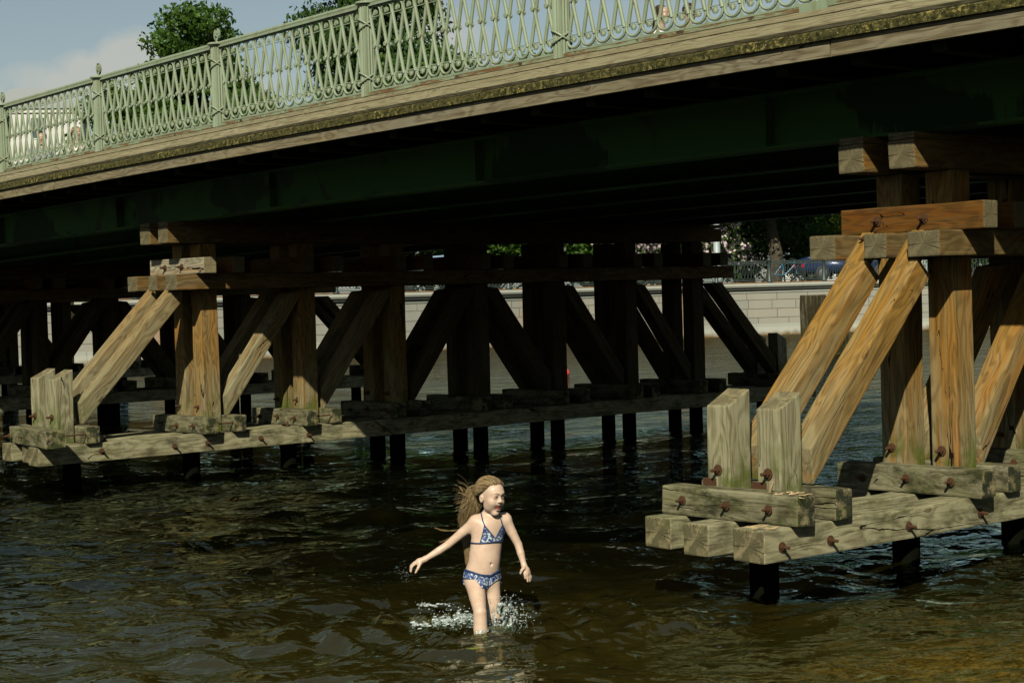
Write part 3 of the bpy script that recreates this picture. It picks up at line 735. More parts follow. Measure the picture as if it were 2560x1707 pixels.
for i in range(len(PX)-1):
    ua, ub = PX[i+1], PX[i]
    if ub < -20: nbv = True
    a = slope(ua, ub); Mp = Matrix.Translation((ua, VR, RZ0+cz(ua))) @ Matrix.Rotation(-a, 4, 'Y')
    L = 2.58; mb = MB(); x0, x1 = .055, L-.055
    mb.box((x0, -.030, .752), (x1, .030, .764)); mb.box((x0, -.022, .764), (x1, .022, .776)); mb.tube([(x0, 0, .790), (x1, 0, .790)], .0235, 10)
    mb.box((x0, -.020, .004), (x1, .020, .020)); mb.box((x0, -.013, .752), (x1, .013, .745))
    pn = mb.build('railing_panel', M['rail_paint'], railing, Mp)
    m2 = MB(); m2.box((x0, -.036, -.028), (x1, .036, -.002)); m2.box((x0, -.026, -.050), (x1, .026, -.036))
    for q in (.35, 1.0, 1.65, 2.25): m2.tube([(q, 0, -.075), (q, 0, -.030)], .022, 8)
    m2.box((x0, -.04, -.084), (x1, .04, -.074))
    m2.build('base_rail', M['rail_base'], pn, Mp)
    for k in range(NB):
        b_ = bpy.data.objects.new('baluster', bal_me); link(b_, pn, Mp @ Matrix.Translation((.0575+BP*(k+.5), 0, 0)))
# wider pedestal under the near post
pb = MB(); pb.box((-.83, VR-.11, 3.690), (-.60, VR+.08, 3.765)); pb.build('post_pedestal', M['rail_paint'], railing)
sm_flag = [True]*len(post_mesh.polygons)

# ------------------------------------------------------------------ trestle piers
LP_ = -9.846
def bolt_mesh():
    mb = MB(); mb.lathe([(.034, 0), (.034, .005)], 14); mb.lathe([(.021, .005), (.021, .020)], 6); mb.lathe([(.011, .020), (.011, .062), (.008, .066)], 8)
    return mb.mesh('bolt')
BM_ = bolt_mesh(); BM_.materials.append(M['rust'])
def bolt(p, n, parent, s=1.0):
    q = Vector(n).to_track_quat('Z', 'Y').to_matrix().to_4x4()
    link(bpy.data.objects.new('bolt', BM_), parent, Matrix.Translation(Vector(p)) @ q @ Matrix.Scale(s, 4))
def pier(U, idx, label, near=True):
    c = cz(U); root = thing('trestle_pier', label, 'pier', (U-.5, 5, 0), 'timber trestle piers carrying the bridge')
    r_ = random.Random(100+idx)
    def j(a=.006): return r_.uniform(-a, a)
    D = 1.279; V0 = 1.145; vk = [V0+D*k for k in range(7)]
    us = (U-.30, U-.71)
    # sills: three lines, each of two spliced lengths
    ends = {0: (-1.085, .235), 1: (-1.05, .21), 2: (-1.0, .22)}
    for q, (uc, w, va) in enumerate(((U-.1175, .235, -1.085), (U-.535, .20, -1.09), (U-.945, .225, -1.00))):
        if idx == 1: va += (.09, .20, .08)[q]; 
        vs = 3.15+.5*q if idx else 1.85+.5*q
        # scarf joint
        m_ = M['sill_wood']
        hz = .19
        P0 = Vector((uc, va, .425)); 
        timber('sill', P0, P0+Vector((0, vs-va, 0)), w, hz, m_, root, prof=[(0, -hz/2), (vs-va+.28, -hz/2), (vs-va, hz/2), (0, hz/2)], jag=.004, bev=.012)
        P1 = Vector((uc, vs+.01, .425)); L2 = 11.0-vs
        timber('sill', P1, P1+Vector((0, L2, 0)), w, hz, m_, root, prof=[(.285, -hz/2), (L2, -hz/2), (L2, hz/2), (.006, hz/2)], jag=.004, bev=.012)
    # end posts (stubs) near and far
    for vc, sg in ((-.595, 1), (10.55, -1)):
        for q, uc in enumerate(us):
            top = 1.24+j(.01); w = .19
            w = .195; h = .185
            zb = .33
            tilt = j(.012)
            L = top-zb
            pr = [(0, -w/2), (L-.05, -w/2), (L+.05, w/2), (0, w/2)]
            if sg < 0: pr = [(0, -w/2), (L+.05, -w/2), (L-.05, w/2), (0, w/2)]
            P0 = Vector((uc, vc, zb)); P1 = Vector((uc+tilt, vc+j(.01), top))
            # local X up; local Z must be +v
            X = (P1-P0).normalized(); upv = Vector((0, 1, 0))
            o = timber('end_post', P0, P1, h, w, M['stub_wood'], root, up=(0, 1, 0), prof=pr, jag=.004, bev=.010)
            if near: bolt((uc+.0, vc-sg*.10, .80), (0, -sg, 0), root)
            if near and idx == 0:
                mb = MB(); mb.box((uc-.13, vc-.104, .695), (uc-.02, vc-.094, .745)); mb.build('iron_plate', M['rust'], root)
    # main posts: straight through from the river bed to the head beams
    ztop = 2.655+c
    for k, v in enumerate(vk):
        for q, uc in enumerate(us):
            w = .205
            timber('post', (uc, v+j(), .52), (uc, v+j(), ztop), w, w+.005, M['post_wood' if k < 3 and idx < 2 else 'shaded_wood'], root, up=(0, 1, 0), jag=.004, bev=.010)
            if near and k < 3: bolt((uc-.02, v-.103, .80), (0, -1, 0), root)
    # piles under water
    for v in [-.30]+vk+[10.2]:
        for q, uc in enumerate(us):
            if q == 0 and v < 3: continue
            mb = MB(); mb.lathe([(.10, -2.6), (.095, .32)], 12, (0, 0, 0))
            mb.build('pile', M['shade_black_pile'], root, Matrix.Translation((uc, v, 0)), True)
    # clamps: pairs of short beams across the sills either side of each post row
    zc = .612; hz = .18
    stations = [(-.595, .155, .155)]+[(v, .155, .150) for v in vk]+[(10.55, .155, .15)]
    for k, (v, w1, w2) in enumerate(stations):
        for s_, (vv, w) in enumerate(((v-.105-w1/2-.01, w1), (v+.105+w2/2+.01, w2))):
            a = U-1.08+j(.05); b = U+.085+j(.03) - (.04 if s_ else 0)
            if k == 0 and s_ == 0 and idx == 1:
                o = timber('clamp_beam', (U-.96, vv+.02, zc), (U+.36, vv-.18, zc+.005), w+.04, hz, M['clamp_wood'], root, jag=.006, bev=.014, chip=.012)
            else:
                o = timber('clamp_beam', (a, vv+j(.01), zc), (b, vv+j(.01), zc), w, hz, M['clamp_wood'], root, jag=.005, bev=.013, chip=.007)
            if near and s_ == 0 and k < 4:
                for bu in (U-.86, U-.50, U-.14):
                    bolt((bu+j(.02), vv-w/2-.004-(.05 if (k == 0 and idx == 1) else 0), zc+j(.015)), (0, -1, 0), root, .85)
            if near and s_ == 0 and k < 4 and idx == 1:
                mb = MB(); mb.tube([(U+.04, vv+w/2, zc+.01), (U+.04, vv+w/2+.22, zc+.015)], .009, 6); mb.build('tie_rod', M['rust'], root)
    # bolts along the front sill
    if near:
        for v in ([-.93, -.50, .25, 1.0, 1.75] if idx == 0 else [-.3, .55, .95, 1.62, 2.25, 3.3]):
            bolt((U+.002, v, .425+j(.02)), (1, 0, 0), root, .9)
        for v in (-.2, 2.05): bolt((U-.12, v+.0, .523), (0, 0, 1), root, .9)
    # braces
    def brace(uc, va, za, vb, zb, mirror=False, first=False, lit=False, pale=False):
        sgn = -1 if mirror else 1
        P0 = Vector((uc, va, za)); P1 = Vector((uc, vb, zb)); L = (P1-P0).length; h = .168; w = .19
        mat = M['shaded_wood'] if (mirror or va > 3 or idx > 1) else (M['brace_pale'] if pale else M['brace_wood'])
        if first:
            pr = [(-.04, -h/2), (L, -h/2), (L, h/2), (.10, h/2)]
            timber('brace', P0, P1, w, h, mat, root, prof=pr, jag=.004, bev=.010)
            d = (P1-P0).normalized(); Q0 = P1-d*.02+Vector((-.055, 0, .0))
            timber('brace_tenon', Q0+Vector((0, 0, .025)), Q0+d*.30+Vector((0, 0, .025)), .10, h*.75, mat, root, jag=.003, bev=.008)
            if near: bolt(P1+d*.20+Vector((-.05, -.05, .055)), (0, -1, .15), root, .9)
        else:
            pr = [(-.09 if not mirror else -.09, -h/2), (L+.09, -h/2), (L-.07, h/2), (.09, h/2)]
            timber('brace', P0, P1, w, h, mat, root, prof=pr, jag=.004, bev=.010)
    for q, uc in enumerate(us):
        brace(uc, -.42, .80, .755, 2.02, first=True, pale=(idx == 1))
        brace(uc, 10.40, .80, 9.20, 2.02, mirror=True, pale=True)
        for k in range(3):
            brace(uc, vk[k]+.165, .785, vk[k+1]-.16, 2.03, pale=(idx == 1 or k > 0))
            brace(uc, vk[6-k]-.165, .785, vk[5-k]+.16, 2.03, mirror=True, pale=True)
    # caps
    for q, (uc, w, va) in enumerate(((U-.135, .25, .645), (U-.505, .185, .62), (U-.93, .22, .60))):
        if idx == 1 and q == 1: va -= .0
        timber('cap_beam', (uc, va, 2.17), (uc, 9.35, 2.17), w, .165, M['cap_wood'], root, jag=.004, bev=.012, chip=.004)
    # cross beams on the caps
    for k, v in enumerate(vk):
        for s_, vv in enumerate((v-.105-.082, v+.105+.085)):
            a, b = U-1.0+j(.04), U+.14+j(.03)
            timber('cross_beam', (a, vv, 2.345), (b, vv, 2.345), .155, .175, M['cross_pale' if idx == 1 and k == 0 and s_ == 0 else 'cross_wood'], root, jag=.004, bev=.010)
            if near and k == 0 and s_ == 0:
                for bu in (U-.68, U-.30): bolt((bu, vv-.08, 2.34), (0, -1, 0), root)
    # head beams under the girders
    for q, uc in enumerate(us):
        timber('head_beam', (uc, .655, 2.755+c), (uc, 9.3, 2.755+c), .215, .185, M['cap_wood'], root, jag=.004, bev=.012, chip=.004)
        timber('bearing_plank', (uc, .66, 2.873+c), (uc, 9.3, 2.873+c), .205, .045, M['cap_wood'], root, jag=.003, bev=.006)
    return root
pier(0.0, 0, 'nearest timber trestle pier with orange braces at the right edge')
pier(LP_, 1, 'second timber trestle pier, standing in the middle behind the girl')
pier(LP_*2, 2, 'third timber trestle pier, in deep shade at the left edge', near=False)
pier(LP_*3, 3, 'fourth timber trestle pier, mostly hidden behind the third one', near=False)
# splintered wood on the near clamp beam and decayed sill ends
PL0 = bpy.data.objects['trestle_pier']
mb = MB()
for k in range(26):
    x = rnd.uniform(-.16, .08); y = rnd.uniform(-.86, -.74); z = .70+rnd.uniform(-.005, .012); L_ = rnd.uniform(.02, .07)
    mb.tube([(x, y, z), (x+L_, y+rnd.uniform(-.01, .01), z+rnd.uniform(-.004, .015))], [.007, .002], 4)
mb.tube([(-.20, -.80, .70), (-.17, -.805, .765), (-.165, -.81, .79)], [.012, .009, .002], 5)
for k in range(24):
    x = rnd.uniform(-.22, -.04); y = rnd.uniform(-1.05, -.93); L_ = rnd.uniform(.03, .09)
    mb.tube([(x, y, .517), (x+rnd.uniform(-.008, .008), y+L_, .524)], [.006, .002], 4)
M['splinter'] = simple('fresh splintered wood', (.34, .25, .13), .85, 0, .2, .5, 40)
mb.build('splinters', M['splinter'], PL0)

# ------------------------------------------------------------------ lone piles, buoy
def pile_pair(px, py, depth, n, top, label, w=.3, lean=0.0):
    p = at(px, py, depth); root = thing('mooring_piles', label, 'piles', (p.x, p.y, 0))
    for k in range(n):
        a = Vector((p.x+GX.x*w*1.1*k, p.y+GX.y*w*1.1*k, -3)); t_ = top-(.03*k if k % 2 else 0)
        b = a+Vector((lean, 0, 3+t_))
        timber('pile', a, b, w, w*.95, M['pile_wood'], root, up=(0, 1, 0), jag=.012, bev=.03, chip=.02)
    return root
pile_pair(2034, 830, 50, 2, 1.72, 'pair of dark square mooring piles in front of the far wall', .56)
pile_pair(1900, 930, 33.5, 2, .55, 'short dark piles standing beside the far end of the middle pier', .34)
pile_pair(163, 900, 55, 1, 2.75, 'grey slanted fender post by the wall seen through the left trestle', .32, .35)
bz = at(1409, 889, 42); mb = MB(); mb.lathe([(.02, -.10), (.10, -.06), (.14, 0), (.11, .08), (.05, .13), (.03, .19), (.0, .2)], 14)
bo = mb.build('buoy', simple('red plastic', (.75, .06, .05), .4), None, Matrix.Translation((bz.x, bz.y, .03)), True)
tag(bo, 'small red float on the water seen between the dark trestle posts', 'buoy')
# ------------------------------------------------------------------ trees and shrubs
def leaf_mat(name, c0, c1, tr=.35):
    t = NT(name); g = t.n('ShaderNodeNewGeometry'); oi = t.n('ShaderNodeObjectInfo')
    a = t.noise(t.n('ShaderNodeTexCoord').outputs['Object'], .9, 3)
    c = t.mix(t.ramp(g.outputs['Random Per Island'], 0, 1), c0, c1)
    c = t.mix(t.math('MULTIPLY', t.ramp(a, .35, .65), .5), c, tuple(x*.55 for x in c0))
    b = t.n('ShaderNodeBsdfPrincipled'); t.l(c, b.inputs['Base Color']); b.inputs['Roughness'].default_value = .55; b.inputs['Specular IOR Level'].default_value = .3
    tl = t.n('ShaderNodeBsdfTranslucent'); t.l(t.mix(.5, c, (.12, .22, .01)), tl.inputs['Color'])
    m = t.n('ShaderNodeMixShader'); m.inputs[0].default_value = tr; t.l(b.outputs[0], m.inputs[1]); t.l(tl.outputs[0], m.inputs[2]); t.l(m.outputs[0], t.out.inputs[0]); return t.m
M['leaf'] = leaf_mat('linden leaves', (.030, .075, .010), (.085, .165, .018))
M['leaf_dark'] = leaf_mat('dark leaves', (.014, .040, .006), (.045, .10, .012), .2)
M['leaf_yellow'] = leaf_mat('yellow green leaves', (.09, .14, .015), (.19, .22, .03))
M['lilac'] = leaf_mat('lilac blossom', (.36, .27, .30), (.62, .52, .48), .2)
M['bark'] = simple('bark', (.055, .045, .03), .9, 0, .2, .5, 6, 1.0, .05)
def leaf_cloud(rg, blobs, n, size, flat=.6):
    """leaf-sized quads spread in uneven clumps"""
    V = np.zeros((n*4, 3)); w = np.array([b[3]*b[4]*b[5] for b in blobs]) ** .67; w /= w.sum()
    ch = rg.choice(len(blobs), n, p=w); B = np.array(blobs)
    d = rg.normal(size=(n, 3)); d /= np.linalg.norm(d, axis=1)[:, None]
    rad = rg.rand(n) ** .33; rad = .45+.6*rad
    P = B[ch, :3]+d*B[ch, 3:6]*rad[:, None]*(1+.16*rg.normal(size=(n, 1)))
    nrm = d*.6+rg.normal(size=(n, 3))*.7; nrm /= np.linalg.norm(nrm, axis=1)[:, None]
    a = np.cross(nrm, rg.normal(size=(n, 3))); a /= np.linalg.norm(a, axis=1)[:, None]; b = np.cross(nrm, a)
    s = size*(.55+.9*rg.rand(n))[:, None]
    V[0::4] = P-a*s; V[1::4] = P-b*s*flat; V[2::4] = P+a*s; V[3::4] = P+b*s*flat
    return V, np.arange(n*4).reshape(n, 4)
def crown_blobs(rg, rx, rz, zc, k, size):
    out = []
    for i in range(k):
        d = rg.normal(size=3); d /= np.linalg.norm(d); r = rg.rand() ** .45
        p = d*np.array([rx, rx, rz])*r*.86; p[2] += zc
        s = size*(.6+.8*rg.rand()); out.append((p[0], p[1], p[2], s, s, s*.7))
    return out
def tree_mesh(seed, H, rx, rz, zc, nleaf, k=44, bs=1.1, leaf=.17, trunk_r=.28):
    rg = np.random.RandomState(seed); blobs = crown_blobs(rg, rx, rz, zc, k, bs)
    V, F = leaf_cloud(rg, blobs, nleaf, leaf)
    crown = np_mesh(V, F, 'crown')
    mb = MB(); top = zc+rz*.45; pts = []; x = y = 0
    for i in range(8):
        pts.append((x, y, top*i/7)); x += rg.normal()*.12; y += rg.normal()*.12
    mb.tube(pts, [trunk_r*(1.25 if i == 0 else 1)*(1-.82*i/7) for i in range(8)], 10)
    for b in blobs[:16]:
        z0 = max(1.8, min(b[2]-1.0, top*.8)); q = min(7, max(0, int(z0/top*7))); a = Vector(pts[q]); e = Vector(b[:3]); m_ = a.lerp(e, .5)+Vector((0, 0, -.3))
        mb.tube([a, m_, e], [trunk_r*.38, trunk_r*.22, .03], 6)
    return crown, mb.mesh('trunk')
TM = {'a': tree_mesh(1, 17, 5.2, 6.2, 11.0, 24000, 70, 1.15, .15), 'b': tree_mesh(2, 12, 4.4, 4.2, 7.6, 12000, 50, 1.1, .17),
      'c': tree_mesh(5, 9, 3.6, 3.4, 5.2, 9000, 40, .95, .15, .2), 'f': tree_mesh(14, 15, 6.2, 5.6, 9.4, 30000, 95, 1.3, .15, .34), 'e': tree_mesh(12, 13, 6.0, 5.6, 6.6, 26000, 95, 1.25, .15, .5), 'd': tree_mesh(9, 20, 6.4, 7.5, 12.5, 32000, 95, 1.25, .16, .5)}
for k in TM:
    TM[k][1].materials.append(M['bark'])
def tree(kind, loc, s, rz, label, mat='leaf', group='trees on the far bank', name='leafy_tree', sz=None):
    root = thing(name, label, 'tree', loc, group)
    Mt = Matrix.Translation(Vector(loc)) @ Matrix.Rotation(rz, 4, 'Z') @ Matrix.Diagonal((s, s, sz or s, 1))
    cm = TM[kind][0]
    if mat != cm.get('m_', None):
        cm = cm.copy(); cm.materials.clear(); cm.materials.append(M[mat])
    link(bpy.data.objects.new('crown', cm), root, Mt)
    o = bpy.data.objects.new('trunk', TM[kind][1]); link(o, root, Mt)
    return root
def ground_at(px, t, z=2.25):
    p = at(px, 760, t); return Vector((p.x, p.y, z))
TREES = [
 ('d', 468, 112, 1.02, 1.02, .3, 'round crowned tree standing alone against the sky above the railing, left of the second post', 'leaf'),
 ('d', 935, 96, .78, 1.16, 1.2, 'tallest tree, dense dark crown rising out of the top edge behind the railing', 'leaf_dark'),
 ('a', 1075, 92, .72, .82, 2.2, 'dark tree closing the right flank of the tallest tree behind the railing', 'leaf'),
 ('b', 655, 100, .9, 1.02, .9, 'lower tree filling the gap between the lone round tree and the tallest tree', 'leaf'),
 ('b', 1335, 92, .95, 1.08, 4.0, 'small tree with its top showing just left of the thick railing post beside the woman', 'leaf'),
 ('b', 1480, 98, .80, 1.12, 5.0, 'small tree whose tip peeks between the railing bars left of the woman', 'leaf'),
 ('e', 1730, 88, .80, .85, 2.8, 'bright green tree behind the lamp pole on the far quay', 'leaf'),
 ('f', 1935, 79, 1.0, .74, 1.9, 'big shady tree with thick dark trunk right behind the iron fence', 'leaf_dark'),
 ('a', 2240, 100, .9, .85, .6, 'tree seen above the weather planks under the railing at the right', 'leaf'),
 ('e', 1868, 90, .8, .62, 4.4, 'low dark tree filling the space between the lamp pole and the thick trunk', 'leaf_dark'),
 ('e', 2040, 92, .8, .66, 2.6, 'low green tree just right of the thick trunk, above the blue car', 'leaf'),
 ('e', 2120, 96, .8, .8, 1.5, 'tree with drooping boughs between the big shady tree and the white building', 'leaf'),
 ('e', 2420, 92, 1.0, .95, 3.1, 'broad tree at the right edge behind the near pier', 'leaf_dark'),
 ('c', 240, 92, .95, 1.0, .2, 'small green tree beside the pale building at the left end of the railing', 'leaf'),
 ('e', 1220, 84, .9, .7, 3.2, 'low spreading tree glimpsed under the deck between the middle trestle posts', 'leaf'),
 ('e', 1010, 88, .8, .7, 2.0, 'leafy tree glimpsed through the narrow slots below the girders', 'leaf'),
 ('e', 1560, 86, .8, .65, 5.5, 'bushy tree glimpsed through the slot above the pink lilac', 'leaf'),
 ('e', 1390, 86, .8, .65, 1.0, 'low bright tree glimpsed through the widest slot under the deck', 'leaf'),
]
for kd, px, t_, s_, sz, rz, lab, mt in TREES:
    tree(kd, ground_at(px, t_), s_, rz, lab, mt, sz=sz)
# unseen bank and tree row, added behind the camera to block low sky
nb = []
NBV = [(-60, -90), (60, 10), (110, 60)]
def sky_block_bank():
    a = Vector((20, -34, 0)); d = Vector((CR[0], CR[1], 0)).normalized(); b = Vector((-CF[0], -CF[1], 0)).normalized()
    V = []; F = []
    for i, s in enumerate(np.linspace(-120, 120, 25)):
        q = a+d*s; V += [q+Vector((0, 0, -2)), q+b*4+Vector((0, 0, 1.2)), q+b*10+Vector((0, 0, 2.2)), q+b*400+Vector((0, 0, 2.4))]
    for i in range(24):
        for k in range(3): F.append((4*i+k, 4*i+4+k, 4*i+5+k, 4*i+1+k))
    tag(mesh_ob('sky_block_bank', mesh_from(V, F), M['grass']), kind='structure', label='unseen grassy near bank added under the sky-blocking tree row')
    for i, s in enumerate(np.linspace(-70, 70, 17)):
        q = a+d*(s+rnd.uniform(-2, 2))+b*(9+rnd.uniform(-1, 3))
        tree('d', (q.x, q.y, 2.2), .80, i*1.3, 'unseen tree in the row added behind the camera to block low sky light', 'leaf_dark', 'unseen trees added to block low sky light')
sky_block_bank()
# shrubs
def shrub(px, t_, w, h, label, mat='leaf', n=2600, leaf=.10, name='shrub', blossom=None, cat='shrub'):
    p = ground_at(px, t_); root = thing(name, label, cat, p, 'shrubs behind the iron fence'); rg = np.random.RandomState(int(px))
    bl = []
    for i in range(int(16)):
        s = h*.24*(.7+.6*rg.rand()); bl.append((rg.uniform(-w/2, w/2), rg.uniform(-.7, .7), rg.uniform(.25*h, h*.85), s*1.3, s*1.3, s))
    V, F = leaf_cloud(rg, bl, n, leaf); Mt = Matrix.Translation(p) @ Matrix.Rotation(math.atan2(GX.y, GX.x), 4, 'Z')
    mesh_ob('foliage', np_mesh(V, F, 'foliage'), M[mat], root, Mt)
    mb = MB()
    for i in range(7): mb.tube([(rg.uniform(-.2, .2)*w, 0, 0), (rg.uniform(-.4, .4)*w, rg.uniform(-.3, .3), h*.7)], [.05, .015], 5)
    mb.build('stems', M['bark'], root, Mt)
    if blossom:
        bb = [(b[0], b[1]-.25, b[2]+.1, b[3]*.9, b[4]*.9, b[5]*.9) for b in bl if b[2] > .4*h]
        V, F = leaf_cloud(rg, bb, blossom, .075, 1.0); mesh_ob('blossom', np_mesh(V, F, 'blossom'), M['lilac'], root, Mt)
    return root
shrub(1648, 80, 3.6, 3.5, 'pink lilac bush in blossom seen through the slot under the bridge', n=1500, blossom=2600)
shrub(1796, 79, .9, 3.9, 'tall pale lilac bush in blossom around the lamp pole', n=900, blossom=800)
shrub(1842, 80, .8, 1.9, 'small pale lilac bush in blossom right of the lamp pole', n=700, blossom=1200)
shrub(2165, 86, 4.5, 3.3, 'yellow green bush in front of the white building', 'leaf_yellow', n=3600)
shrub(1930, 84, 9, 2.6, 'long dark hedge beneath the big shady tree', 'leaf', n=9000)
shrub(1290, 86, 9, 3.0, 'green hedge behind the middle trestle posts', 'leaf', n=5000)
shrub(1050, 90, 8, 3.0, 'dark hedge behind the left part of the middle trestle', 'leaf_dark', n=4200)
shrub(1530, 86, 6, 3.2, 'green hedge left of the pink lilac', 'leaf', n=4000)
shrub(2400, 84, 7, 4.0, 'green bushes glimpsed at the right edge above the cap beams', 'leaf', n=4000)
# buildings
def building(px, t_, w, d, h, label, wallc, floors, nwin, name='building', roof=(.25, .27, .27)):
    p = ground_at(px, t_); root = thing(name, label, 'building', p); a = math.atan2(GX.y, GX.x)+.18
    Mt = Matrix.Translation(p) @ Matrix.Rotation(a, 4, 'Z')
    wm = simple(name+' render', wallc, .8, 0, .2, .08, 2); mb = MB(); mb.box((-w/2, 0, 0), (w/2, d, h)); mb.box((-w/2-.15, -.15, h*.985), (w/2+.15, -.003, h*1.01)); mb.build('wall', wm, root, Mt)
    mb = MB(); mb.prism([(-w/2-.3, h+.1), (w/2+.3, h+.1), (w/2-1.5, h+1.8), (-w/2+1.5, h+1.8)], -.3, d+.3); mb.build('roof', simple(name+' roof', roof, .6), root, Mt)
    fh = h/floors
    for f_ in range(floors):
        for k in range(nwin):
            x = -w/2+(k+.5)*w/nwin; z = f_*fh+fh*.28
            mb = MB(); mb.box((x-.62, -.06, z-.06), (x+.62, -.004, z)); mb.box((x-.62, -.06, z+fh*.52), (x+.62, -.004, z+fh*.52+.06))
            for s in (-1, 1): mb.box((x+s*.62-.03, -.05, z+.002), (x+s*.62+.03, -.004, z+fh*.52-.002))
            mb.box((x-.02, -.045, z+.002), (x+.02, -.006, z+fh*.52-.002))
            wf = mb.build('window', WFM, root, Mt)
            mb = MB(); mb.box((x-.585, -.03, z+.003), (x+.585, -.005, z+fh*.52-.003)); mb.build('pane', WPM, wf, Mt)
    return root
WFM = simple('white window frame', (.7, .7, .66), .5); WPM = simple('window glass', (.06, .08, .09), .08, 0, .8, .2, 1, .0)
building(2120, 118, 11, 9, 13, 'white plastered building behind the trees at the right', (.52, .52, .47), 4, 4)
building(112, 150, 7.5, 10, 17.0, 'pale cream building behind the left end of the railing', (.52, .50, .46), 5, 1)
building(258, 165, 7.0, 8, 14.2, 'narrow pale blue grey building right of the cream one', (.46, .48, .47), 5, 2)
# lamp pole
p = at(1794, 700, 76.5); p.z = 2.22
root = thing('lamp_pole', 'thick grey lamp pole on the far quay beside the lilac', 'street lamp', p)
mb = MB(); mb.lathe([(.24, 0), (.24, .25), (.16, .35), (.15, 2.5), (.13, 7.5)], 16); mb.build('pole', simple('grey galvanised steel', (.32, .37, .36), .5, .2, .4, .15, 3), root, Matrix.Translation(p), True)
mb = MB(); mb.tube([(0, 0, 7.45), (.3, .2, 7.9), (1.2, .8, 8.2)], .05, 8); mb.build('arm', M['iron'], root, Matrix.Translation(p), True)
mb = MB(); mb.ico((1.35, .9, 8.18), .25, 2, (1.4, 1, .35)); mb.build('lamp_head', M['iron'], root, Matrix.Translation(p), True)
# cars
GLASS = simple('car glass', (.02, .025, .03), .05, 0, .9, .1, 1, 0); TYRE = simple('tyre rubber', (.02, .02, .02), .8); CHROME = simple('bright metal', (.7, .7, .7), .2, 1.0)
LAMPW = simple('headlight glass', (.7, .7, .65), .1); LAMPR = simple('tail light red', (.55, .02, .02), .2)
def car(px, t_, label, col, off=0.0, flip=False, van=False):
    q = at(px, 750, t_); s = s_of((q.x, q.y)); p, nr = on_wall(s, 3.6+off, 2.24); p.z = 2.26
    root = thing('parked_car' if not van else 'white_van', label, 'car' if not van else 'van', p)
    rz = math.atan2(nr.y, nr.x)-math.pi/2+(math.pi if flip else 0); Mt = Matrix.Translation(p) @ Matrix.Rotation(rz, 4, 'Z')
    paintm = simple('car paint '+str(px), col, .25, .3, .6, .05, 2, 0)
    if van: body = [(-2.5, .32), (2.45, .32), (2.5, .8), (2.15, 1.15), (1.55, 1.95), (-2.45, 2.0), (-2.5, .9)]; cab = [(1.0, 1.2), (2.0, 1.2), (1.52, 1.85), (1.0, 1.85)]
    else: body = [(-2.15, .30), (2.15, .30), (2.22, .60), (2.1, .78), (1.15, .92), (.55, 1.34), (-.75, 1.42), (-1.55, 1.10), (-2.1, .98), (-2.2, .6)]; cab = [(-1.35, 1.02), (1.0, .96), (.50, 1.29), (-.72, 1.36)]
    bm = bmesh.new(); w = .88
    a = [bm.verts.new((x, -w if z < 1.0 else -w*.84, z)) for x, z in body]; b = [bm.verts.new((x, w if z < 1.0 else w*.84, z)) for x, z in body]
    bm.faces.new(a); bm.faces.new(b[::-1])
    for i in range(len(body)): j = (i+1) % len(body); bm.faces.new((a[i], b[i], b[j], a[j]))
    bmesh.ops.recalc_face_normals(bm, faces=bm.faces); bmesh.ops.bevel(bm, geom=bm.edges[:], offset=.07, segments=3, affect='EDGES')
    me = bpy.data.meshes.new('body'); bm.to_mesh(me); bm.free(); mesh_ob('body', me, paintm, root, Mt, True)
    for sd in (-1, 1):
        mb = MB(); yy = sd*(.88*.84+.012); mb.prism(cab, yy-.008, yy+.022); mb.build('side_window', GLASS, root, Mt)
    mb = MB(); 
    for sx in (-1, 1):
        for sd in (-1, 1):
            mb = MB(); Mw = Mt @ Matrix.Translation((sx*1.35, sd*.80, .33)) @ Matrix.Rotation(math.pi/2, 4, 'X')
            mb.lathe([(.20, -.10), (.31, -.11), (.33, -.06), (.33, .06), (.31, .11), (.20, .10)], 20); w_ = mb.build('wheel', TYRE, root, Mw, True)
            mb = MB(); mb.lathe([(.05, -.125), (.19, -.115), (.19, .115), (.05, .125)], 14); mb.build('rim', CHROME, w_, Mw)
        for sd in (-1, 1):
            mb = MB(); mb.box((sx*2.16-.04, sd*.62-.16, .60), (sx*2.16+.045, sd*.62+.16, .74)); mb.build('headlight' if sx > 0 else 'tail_light', LAMPW if sx > 0 else LAMPR, root, Mt)
    return root
car(2095, 80, 'dark blue car parked behind the iron fence under the big tree', (.012, .025, .07), 0)
car(1035, 71, 'pale blue car parked behind the fence, seen between the trestle braces', (.26, .36, .46), 0, True)
car(1455, 77, 'white car parked behind the fence, glimpsed between dark posts', (.70, .70, .66), 0)
car(38, 64, 'white van parked at the far left, glimpsed in the slot under the deck', (.78, .78, .76), 0, False, True)
